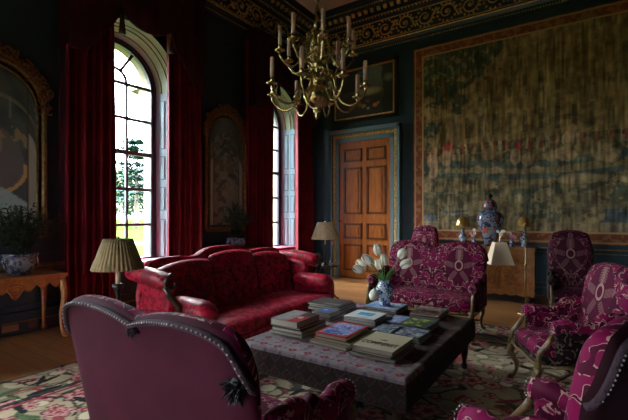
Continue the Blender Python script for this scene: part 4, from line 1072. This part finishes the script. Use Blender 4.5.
posy('small vase of white blossoms in front of the big jar', -1.20, 7.58, .931, .26, 7, 4, ['tulip', 'tulip', 'pink'])
posy('small vase of mauve blossoms beside the right gilt lamp', -1.03, 7.66, .931, .22, 6, 5, ['pink', 'tulip'])
# ---- floor lamp
T = thing('floor_lamp', 'thin brass floor lamp with cream square shade behind the armchairs', 'lamp', (-.72, 6.72, 0))
m = MB(); m.lathe([(.12, 0), (.12, .012), (.04, .03), (.012, .05)], n=28); m.build('base', 'brass', T)
m = MB(); m.tube([(0, 0, .04), (0, 0, 1.34)], .011, 10); m.ball((0, 0, 1.35), .018, 8, 6); m.lathe([(.02, .7), (.02, .76)], n=10); m.build('pole', 'brass', T)
m = MB(); m.tube([(0, 0, 1.22), (-.12, 0, 1.235), (-.26, 0, 1.22), (-.345, 0, 1.17), (-.36, 0, 1.08), (-.36, 0, 1.0)], .008, 8); m.build('arm', 'brass', T)
o = pleated_shade(T, (-.36, 0), .185, .725, .09, 1.06, 'shade_cream', sq=True)
m = MB(); m.tube([(-.445, 0, 1.055), (-.275, 0, 1.055)], .004, 5); m.build('shade_carrier', 'brass', T)

# ================================================================ rug
def rugcol(u, v):
    X = -4.2 + u * 5.6; Y = -1.2 + v * 6.95; n = len(u)
    c = np.tile([[.33, .27, .18]], (n, 1)) * (.75 + .4 * fbm(X + 9, Y + 9, 6, 70)[:, None])
    wx = X + .12 * (fbm(X + 9, Y + 9, 2.2, 71) - .5); wy = Y + .12 * (fbm(X + 9, Y + 9, 2.2, 72) - .5)
    c = mixa(c, (.10, .10, .055), (abs(fbm(X + 9, Y + 9, 4.0, 73, 2) - .5) < .035) * .8)
    c = mixa(c, (.018, .016, .018), (abs(fbm(X + 9, Y + 9, 3.2, 74, 2) - .52) < .030) * .9)
    r_ = np.random.RandomState(8)
    for k in range(1900):
        x, y = r_.uniform(-4.2, 1.4), r_.uniform(-1.2, 5.75); kind = r_.randint(6); s = r_.uniform(.03, .095); an = r_.uniform(0, PI)
        idx = np.where((abs(wx - x) < s * 2.2) & (abs(wy - y) < s * 2.2))[0]
        if not len(idx): continue
        dx, dy = wx[idx] - x, wy[idx] - y; a = dx * np.cos(an) + dy * np.sin(an); b_ = -dx * np.sin(an) + dy * np.cos(an)
        r = np.sqrt(dx * dx + dy * dy) / s; th = np.arctan2(dy, dx); cc = c[idx]
        if kind in (0, 1):
            pet = 1 + .22 * np.cos(5 * th); q_ = r / pet
            cc = mixa(cc, (.035, .02, .022), (q_ < 1.12)); cc = mixa(cc, [(.30, .05, .07), (.34, .13, .13)][kind], (q_ < 1)); cc = mixa(cc, (.42, .26, .22), (abs(q_ - .62) < .12)); cc = mixa(cc, (.20, .025, .04), (q_ < .35))
        elif kind == 2:
            e = (a / s / 1.6) ** 2 + (b_ / s / .5) ** 2; cc = mixa(cc, (.07, .10, .045), e < 1); cc = mixa(cc, (.02, .03, .02), (abs(b_ / s) < .06) & (e < 1))
        elif kind == 3:
            e = (a / s / 1.5) ** 2 + (b_ / s / .35) ** 2; cc = mixa(cc, (.014, .013, .016), e < 1)
        elif kind == 4:
            e = (a / s / 1.7) ** 2 + (b_ / s / .4) ** 2; cc = mixa(cc, (.24, .04, .05), e < 1)
        else: cc = mixa(cc, (.44, .38, .27), r < .9); cc = mixa(cc, (.10, .09, .05), abs(r - .9) < .1)
        c[idx] = cc
    bd = np.minimum(np.minimum(X + 4.2, 1.4 - X), np.minimum(Y + 1.2, 5.75 - Y))
    c = mixa(c, (.02, .018, .02), (abs(bd - .55) < .03) * .9); c = mixa(c, (.22, .04, .05), (abs(bd - .61) < .015)); c = mixa(c, (.02, .018, .018), (bd < .04) * .7)
    return c * 1.25
ex = boxsides(-4.2, 1.4, -1.2, 5.75, 0.001, .010)
RG = painted('rug', 460, 560, lambda u, v: (-4.2 + u * 5.6, -1.2 + v * 6.95, 0 * u + .012), rugcol, M['rugm'], None, (ex[0], ex[1], (.05, .04, .04)))
tag(RG, 'large floral needlepoint rug, cream with red roses and dark scrolls, under the seating', 'rug')

# ================================================================ books
def art(kind, seed):
    def f(u, v):
        n = len(u); F = fbm(u, v, 6, seed)
        if kind == 'redpatch': c = np.tile([[.30, .27, .27]], (n, 1)) * (.7 + .6 * fbm(u, v, 9, 2)[:, None]); c = mixa(c, (.30, .01, .02), (u > .62) & (v < .95)); c = mixa(c, (.03, .01, .012), (u > .55) & (v > .6)); c = mixa(c, (.55, .45, .42), ((u - .76) ** 2 + (v - .42) ** 2 < .008) * 1.); return c
        if kind == 'blue': c = np.tile([[.16, .28, .55]], (n, 1)); c = mixa(c, (.03, .10, .34), F > .52); c = mixa(c, (.45, .22, .35), (fbm(u, v, 8, seed + 3) > .62) * .7); c = mixa(c, (.40, .5, .68), (fbm(u, v, 14, seed + 5) > .62)); c = mixa(c, (.55, .02, .012), (np.minimum(np.minimum(u, 1 - u), np.minimum(v, 1 - v)) < .06) * 1.); return c
        if kind == 'aqua': c = np.tile([[.62, .66, .68]], (n, 1)); w = (abs(u - .5) < .26) & (abs(v - .55) < .22); c = mixa(c, (.06, .34, .52), w * 1.); c = mixa(c, (.02, .14, .32), (w & (F > .52)) * 1.); c = mixa(c, (.25, .3, .3), (abs(v - .14) < .03) & (abs(u - .5) < .25)); return c
        if kind == 'bluedot': c = np.tile([[.10, .12, .13]], (n, 1)); c = mixa(c, (.03, .10, .45), ((u - .5) ** 2 / .09 + (v - .55) ** 2 / .10 < 1) * 1.); c = mixa(c, (.25, .4, .7), ((u - .45) ** 2 + (v - .6) ** 2 < .012) * 1.); return c
        if kind == 'green': c = np.tile([[.05, .07, .07]], (n, 1)); w = (u > .12) & (u < .9) & (v > .15) & (v < .85); c = mixa(c, (.14, .22, .05), w * 1.); c = mixa(c, (.38, .40, .10), (w & (F > .55))); c = mixa(c, (.03, .07, .03), (w & (F < .42))); c = mixa(c, (.45, .28, .30), ((u - .3) ** 2 + (v - .7) ** 2 < .01) * 1.); return c
        if kind == 'dark': c = np.tile([[.045, .038, .038]], (n, 1)); c = mixa(c, (.16, .15, .15), (abs(v - .2) < .05) & (u > .45)); c = mixa(c, (.09, .03, .035), (v > .7) * (F > .45)); return c
        if kind == 'grey': c = np.tile([[.14, .17, .22]], (n, 1)); c = mixa(c, (.03, .05, .09), F > .53); c = mixa(c, (.42, .46, .50), fbm(u, v, 9, seed + 4) > .60); return c
        if kind == 'lav': c = np.tile([[.20, .26, .46]], (n, 1)); c = mixa(c, (.34, .38, .55), F > .5); c = mixa(c, (.06, .09, .2), (v < .12)); return c
        if kind == 'floral': c = np.tile([[.17, .15, .13]], (n, 1)); c = mixa(c, (.28, .05, .06), F > .55); c = mixa(c, (.4, .36, .3), fbm(u, v, 12, seed + 2) > .6); c = mixa(c, (.05, .07, .04), fbm(u, v, 11, seed + 6) > .62); return c
        if kind == 'sky': c = np.tile([[.22, .36, .58]], (n, 1)); c = mixa(c, (.12, .2, .36), F > .52); c = mixa(c, (.45, .52, .62), fbm(u, v, 5, seed + 9) > .6); return c
        return np.tile([[.3, .3, .3]], (n, 1))
    return f
def book(x, y, z, w, d, h, rz, cov, lab, pic=None, text=None):
    T = thing('book', lab, 'book', (x, y, z), R(rz)); t = .0035
    m = MB(); m.box(-w / 2, w / 2, -d / 2, d / 2, 0, t); m.box(-w / 2, w / 2, -d / 2, d / 2, h - t, h); m.box(-w / 2, -w / 2 + t, -d / 2, d / 2, 0, h); m.build('cover', cmat(cov), T)
    m = MB(); m.box(-w / 2 + t, w / 2 - .006, -d / 2 + .006, d / 2 - .006, t, h - t); m.build('pages', 'page', T)
    if pic:
        painted('cover_picture', 40, 40, lambda u, v: ((u - .5) * w * .98, (v - .5) * d * .98, 0 * u + h + .0008), art(pic, int(abs(x * 100)) % 50), M['artm'], T)
    return T
Z0 = .4925
def stack(x, y, items):
    z = Z0
    for (dx, dy, w, d, h, rz, cov, lab, *pic) in items:
        T = book(x + dx, y + dy, z, w, d, h, rz, cov, lab, pic[0] if pic else None); z += h + .001
    return T, z
G = (.07, .08, .07)
stack(-2.0, 2.76, [(.0, .0, .33, .42, .018, 0, (.34, .32, .27), 'thin cream book at the bottom of the pile nearest the sofa'), (-.01, .0, .30, .38, .028, 2, (.10, .12, .10), 'grey-green book second from bottom in the pile nearest the sofa'),
                   (-.02, .01, .29, .36, .020, -2, (.05, .055, .055), 'black thin book under the red-and-white one'), (-.02, -.04, .27, .34, .052, 1, (.22, .20, .20), 'thick book with grey, white and red cover topping the pile nearest the sofa', 'redpatch')])
stack(-1.56, 2.70, [(.0, -.01, .33, .38, .024, -3, (.30, .24, .16), 'tan book at the bottom of the pile under the red-edged book'), (.01, .03, .32, .38, .022, -2, (.13, .17, .09), 'pale green-edged book just under the red and blue one'), (-.01, .03, .27, .38, .030, 0, (.45, .02, .015), 'bright red book with blue patterned cover', 'blue')])
T, z = stack(-1.19, 2.66, [(.0, -.01, .34, .40, .016, 1, (.26, .26, .24), 'thin grey book at the bottom of the front right pile'), (-.01, .0, .30, .38, .020, -1, (.07, .06, .05), 'dark book beneath the cream lettered book'), (.0, .0, .30, .39, .030, 0, (.50, .45, .31), 'cream book with brown capital lettering topping the front right pile')])
# lettering on the cream book
def text3d(s, size, loc, parent, mt, name='title'):
    c = bpy.data.curves.new(name, 'FONT'); c.body = s; c.size = size; c.align_x = 'CENTER'; c.extrude = .0004; c.offset = .0022
    o = bpy.data.objects.new(name, c); COL.objects.link(o); bpy.context.view_layer.update()
    dg = bpy.context.evaluated_depsgraph_get(); me = bpy.data.meshes.new_from_object(o.evaluated_get(dg)); bpy.data.objects.remove(o)
    me.materials.clear(); me.materials.append(mt); o = bpy.data.objects.new(name, me); COL.objects.link(o); o.parent = parent; o.location = loc; return o
br = cmat((.10, .05, .03))
o = text3d('COMBERET', .062, (0, -.10, .0306), T, br); o.scale = (.86, 1.4, 1)
m = MB(); m.prism([(-.03, 0), (.03, 0), (.024, .018), (.012, .012), (0, .032), (-.012, .012), (-.024, .018)], 0, .001); o = m.build('crown_emblem', br, T); o.location = (0, .005, .0303)
stack(-1.63, 3.28, [(.0, .02, .34, .36, .022, 1, (.10, .08, .05), 'brown book at the bottom of the pile with the aqua-pictured cover'), (.01, .0, .32, .34, .030, -2, (.16, .17, .22), 'blue-grey book just beneath the white one with aqua picture'), (.0, -.03, .29, .27, .026, 2, (.60, .62, .63), 'white book with aqua picture topping the centre pile', 'aqua')])
stack(-2.04, 3.24, [(.0, .0, .22, .24, .020, 0, (.15, .17, .19), 'grey book beneath the small blue-spotted one'), (.0, -.01, .20, .20, .045, 2, (.13, .15, .16), 'small thick grey book with a bright blue spot on its cover', 'bluedot')])
stack(-2.2, 3.62, [(.0, -.01, .38, .36, .024, 1, (.13, .13, .11), 'grey-green large book at the bottom of the dark pile beyond'), (.0, .0, .38, .34, .022, -1, (.07, .075, .07), 'large charcoal book in the middle of the dark pile beyond'), (-.01, -.03, .37, .32, .020, 0, (.045, .038, .038), 'large blackish book topping the dark pile beside the sofa end', 'dark')])
T7, z7 = stack(-1.69, 3.84, [(.0, .0, .36, .33, .024, 0, (.11, .07, .05), 'brown book at the bottom of the pile under the tulip vase'), (.0, -.01, .35, .31, .024, 2, (.14, .2, .33), 'pale blue book lying directly under the tulip vase', 'sky')])
stack(-1.18, 3.38, [(.0, .0, .25, .34, .022, 1, (.13, .11, .10), 'brown-edged book beneath the green garden book'), (.0, -.02, .25, .34, .030, -2, (.05, .07, .09), 'dark book with green garden picture on its cover', 'green')])
stack(-1.385, 3.40, [(.0, .01, .148, .30, .020, 0, (.08, .10, .16), 'navy book beneath the lavender-blue one'), (.0, -.01, .145, .28, .020, 0, (.2, .25, .42), 'lavender-blue book left of the green garden book', 'lav')])
stack(-1.12, 3.07, [(.0, .0, .21, .27, .018, 0, (.22, .23, .24), 'pale grey book beneath the mottled grey-blue one'), (-.01, .0, .21, .26, .026, -2, (.1, .13, .17), 'grey-blue picture book behind the cream lettered book', 'grey')])
stack(-1.35, 3.07, [(.0, .0, .17, .25, .022, 1, (.08, .1, .12), 'slate book under the smaller mottled one'), (.0, .0, .16, .24, .018, 0, (.12, .15, .2), 'small mottled slate book between red and cream books', 'grey')])
stack(-1.25, 3.88, [(.0, .0, .29, .36, .020, 0, (.12, .1, .09), 'dull brown book beneath the red-floral one'), (.0, .0, .28, .35, .022, 1, (.2, .1, .09), 'red-floral patterned book at the far edge of the ottoman', 'floral')])
# tulip vase
T = thing('tulip_vase', 'blue-and-white vase of white tulips standing on books', 'vase', (-1.69, 3.80, z7 + .001)); T.scale = (1.12, 1.12, 1.1)
m = MB(); m.lathe([(.045, 0), (.05, .012), (.046, .03), (.065, .08), (.082, .13), (.082, .17), (.055, .205), (.048, .22), (.055, .245), (.046, .24)], n=28); m.build('vase_body', 'delft', T)
# spots given along the camera-facing width (a) and height
for a, dpt, h in ((-.17, .02, .36), (-.14, -.05, .40), (-.10, .03, .37), (-.055, -.02, .47), (.0, .03, .37), (.13, .0, .44), (.14, -.03, .36), (-.10, -.10, .17), (-.20, -.04, .33), (-.03, .06, .33)):
    dx, dy = a * .829 - dpt * .559, a * .559 + dpt * .829
    tulip(T, (dx * .12, dy * .12, .22), (dx, dy, h), 'tulip', .043, .25 if h > .25 else 1.3)
m = MB(); rr = random.Random(2)
for i in range(22):
    a = rr.uniform(0, 6.28); m.leaf((.02 * math.cos(a), .02 * math.sin(a), .22), (math.cos(a) * .6, math.sin(a) * .6, 1), rr.uniform(.10, .19), .022, .15, rr)
m.build('leaves', 'stem', T, recalc=False)

# ================================================================ chandelier
CX, CY = -1.875, 2.83
T = thing('chandelier', 'brass sixteen-arm candle chandelier hanging over the ottoman', 'chandelier', (CX, CY, 2.28))
m = MB(); m.lathe([(.001, 0), (.012, .008), (.02, .03), (.012, .045), (.03, .06), (.035, .075), (.02, .085), (.055, .10), (.095, .13), (.118, .18), (.118, .21), (.10, .255), (.06, .285), (.035, .30), (.03, .315), (.05, .33), (.055, .35), (.03, .37), (.022, .40), (.04, .43), (.055, .46), (.04, .50), (.022, .53), (.03, .56), (.06, .585), (.065, .60), (.03, .62), (.018, .66), (.035, .69), (.03, .73), (.014, .76), (.03, .79), (.028, .83), (.012, .86), (.022, .89), (.018, .94), (.008, .97), (.001, .99)], n=24); m.build('stem', 'chand', T)
m = MB()
for k in range(10):
    m.tube([(.022 * math.cos(t) * (1 if k % 2 else .15), .022 * math.cos(t) * (.15 if k % 2 else 1), .99 + k * .05 + .03 * math.sin(t) + .03) for t in [i * PI / 5 for i in range(10)]], .005, 5, True)
m.tube([(0, 0, 1.49), (0, 0, CH - 2.28 - .06)], .008, 6); m.lathe([(.02, CH - 2.28 - .1), (.07, CH - 2.28 - .04), (.08, CH - 2.28)], n=16); m.build('chain', 'chand', T)
m = MB()
for k in range(8):
    a = k * PI / 4 + .2
    for zc_, sg_, rr_ in ((.38, 1, .10), (.52, -1, .075), (.70, 1, .06)):
        m.tube([((.03 + rr_ * math.sin(t * .9) ** 2 + .012 * math.cos(3 * t)) * math.cos(a), (.03 + rr_ * math.sin(t * .9) ** 2 + .012 * math.cos(3 * t)) * math.sin(a), zc_ + sg_ * .035 * (t - 1.7)) for t in [i * .3 for i in range(12)]], [.007, .008, .009, .009, .008, .008, .007, .007, .007, .006, .006, .008], 5)
m.build('scroll_ornament', 'chand', T)
def chand_arm(an, r, z0, zp, dip, zc):
    ca, sa = math.cos(an), math.sin(an); P = lambda a, z: (a * ca, a * sa, z); m = MB()
    ctrl = [(.03, z0), (r * .22, z0 + .05), (r * .36, z0 - .01), (r * .46, dip + .06), (r * .62, dip), (r * .80, dip + .005), (r * .95, dip + .06), (r, zp - .04), (r, zp)]
    pts = []
    for i in range(len(ctrl) - 1):
        p0 = ctrl[max(0, i - 1)]; p1 = ctrl[i]; p2 = ctrl[i + 1]; p3 = ctrl[min(len(ctrl) - 1, i + 2)]
        for t in (0, .33, .66):
            f = lambda a, b_, c, d: .5 * ((2 * b_) + (-a + c) * t + (2 * a - 5 * b_ + 4 * c - d) * t * t + (-a + 3 * b_ - 3 * c + d) * t ** 3)
            pts.append(P(f(p0[0], p1[0], p2[0], p3[0]), f(p0[1], p1[1], p2[1], p3[1])))
    pts.append(P(r, zp)); m.tube(pts, .0095, 6)
    m.tube([P(r * .42 + .035 * math.cos(t) * (1 - t / 9), dip + .10 + .035 * math.sin(t) * (1 - t / 9)) for t in [i * .6 for i in range(10)]], .005, 5)   # inner curl
    a_ = m.build('arm', 'chand', T)
    m = MB(); m.lathe([(.01, -.012), (.028, -.004), (.044, .006), (.046, .01), (.015, .006), (.012, .02), (.017, .03), (.017, .05), (.010, .05)], P(r, zp), 16); m.build('drip_pan', 'chand', T)
    m = MB(); m.lathe([(.017, 0), (.016, zc), (.008, zc + .006)], P(r, zp + .045), 10); m.build('candle', 'cream', T)
VA = R(90 + 34)     # horizontal direction away from the camera
for k in range(8):
    ph = R(-17 + 45 * k); chand_arm(VA + PI + ph, .41, .33, .235, .10, .165)
for k in range(8):
    ph = R(8 + 45 * k); chand_arm(VA + PI + ph, .315, .62, .56, .44, .165)

# small plates on the baseboard
m = MB(); m.box(0, .012, -.11, .06, .05, .13); tag(m.build('wall_outlet', 'outlet', loc=(WX + .035, 2.0, 0)), 'brass socket plate on the baseboard under the left console', 'outlet')
m = MB(); m.box(0, .012, -.05, .05, .05, .13); tag(m.build('wall_outlet', 'outlet2', loc=(WX + .035, 2.22, 0)), 'brown square socket plate right of the brass one', 'outlet')

# ================================================================ outside
m = MB(); m.box(-400, 300, -300, 500, -1.0, -.55); struct(m.build('ground_lawn', 'lawn'))
m = MB(); m.box(-30, -26, -60, 160, -.55, -.53); struct(m.build('gravel_path', 'gravel'))
m = MB(); m.lathe([(.2, 0), (.2, .1), (.17, .15), (.165, 4.25), (.17, 4.3)], n=24); T = thing('stone_column', 'pale stone portico column outside the large window', 'column', (-7.6, 5.13, -.55)); m.build('shaft', 'stone', T)
m = MB(); m.lathe([(.17, 4.3), (.19, 4.34), (.19, 4.4), (.24, 4.55), (.30, 4.64)], n=24); m.box(-.33, .33, -.33, .33, 4.64, 4.74)
for sx_ in (-1, 1):
    for sy_ in (-1, 1): m.tube([(sx_ * (.25 + .045 * math.cos(t)), sy_ * (.25 + .045 * math.cos(t)), 4.56 + .05 * math.sin(t)) for t in [i * .7 for i in range(9)]], .022, 6)
for k in range(10):
    a = k * PI / 5; m.leaf((.18 * math.cos(a), .18 * math.sin(a), 4.34), (math.cos(a) * .4, math.sin(a) * .4, 1), .2, .11, .05)
m.build('capital', 'stone', T)
def tree(label, x, y, h, w, seed, cedar=False):
    T = thing('cedar_tree' if cedar else 'park_tree', label, 'tree', (x, y, -.6)); rr = random.Random(seed)
    m = MB(); m.tube([(0, 0, 0), (.1, .1, h * .4), (0, .2, h * .9)], [h * .03, h * .02, h * .004], 8); m.build('trunk', 'bark', T)
    m = MB()
    if cedar:
        for lv in range(9):
            z = h * (.3 + .7 * lv / 9); R_ = w * (1 - lv / 11) * rr.uniform(.7, 1)
            for k in range(5):
                a = rr.uniform(0, 6.28); 
                for j in range(70):
                    q_ = rr.uniform(.1, 1); p = (R_ * q_ * math.cos(a) + rr.gauss(0, w * .09), R_ * q_ * math.sin(a) + rr.gauss(0, w * .09), z + rr.gauss(0, h * .008) + q_ * h * .02)
                    m.leaf(p, (rr.uniform(-1, 1), rr.uniform(-1, 1), rr.uniform(-.2, .2)), rr.uniform(.5, 1.1), .5, .1, rr)
    else:
        cl = [(rr.gauss(0, w * .4), rr.gauss(0, w * .4), h * rr.uniform(.35, .95)) for _ in range(22)]
        for c in cl:
            for j in range(90):
                p = (c[0] + rr.gauss(0, w * .16), c[1] + rr.gauss(0, w * .16), c[2] + rr.gauss(0, h * .06)); m.leaf(p, (rr.uniform(-1, 1), rr.uniform(-1, 1), rr.uniform(-1, 1)), rr.uniform(.5, 1.2), .6, .1, rr)
    m.build('crown', 'leafcedar' if cedar else 'leafout', T, recalc=False)
def spot(px, d):
    a = R(34) - math.atan((px - 314) / 400); return -math.sin(a) * d, math.cos(a) * d
for i, (px, d, h, w, cd, lab) in enumerate(((136, 75, 16, 6, True, 'spreading blue-green cedar seen through the large window, tallest of the trees'), (121, 92, 12, 4, False, 'round green tree at the left of the window view, left of the cedar'), (103, 118, 15, 5, False, 'hazy tree at the far left of the window view'),
                                (148, 108, 11, 4, False, 'green tree right of the cedar behind the stone column'), (130, 150, 9, 6, False, 'low distant tree in the park hedge below the cedar'),                                 (275, 90, 11, 6, False, 'green tree seen through the far narrow window'))):
    x, y = spot(px, d); tree(lab, x, y, h, w, 20 + i, cd)
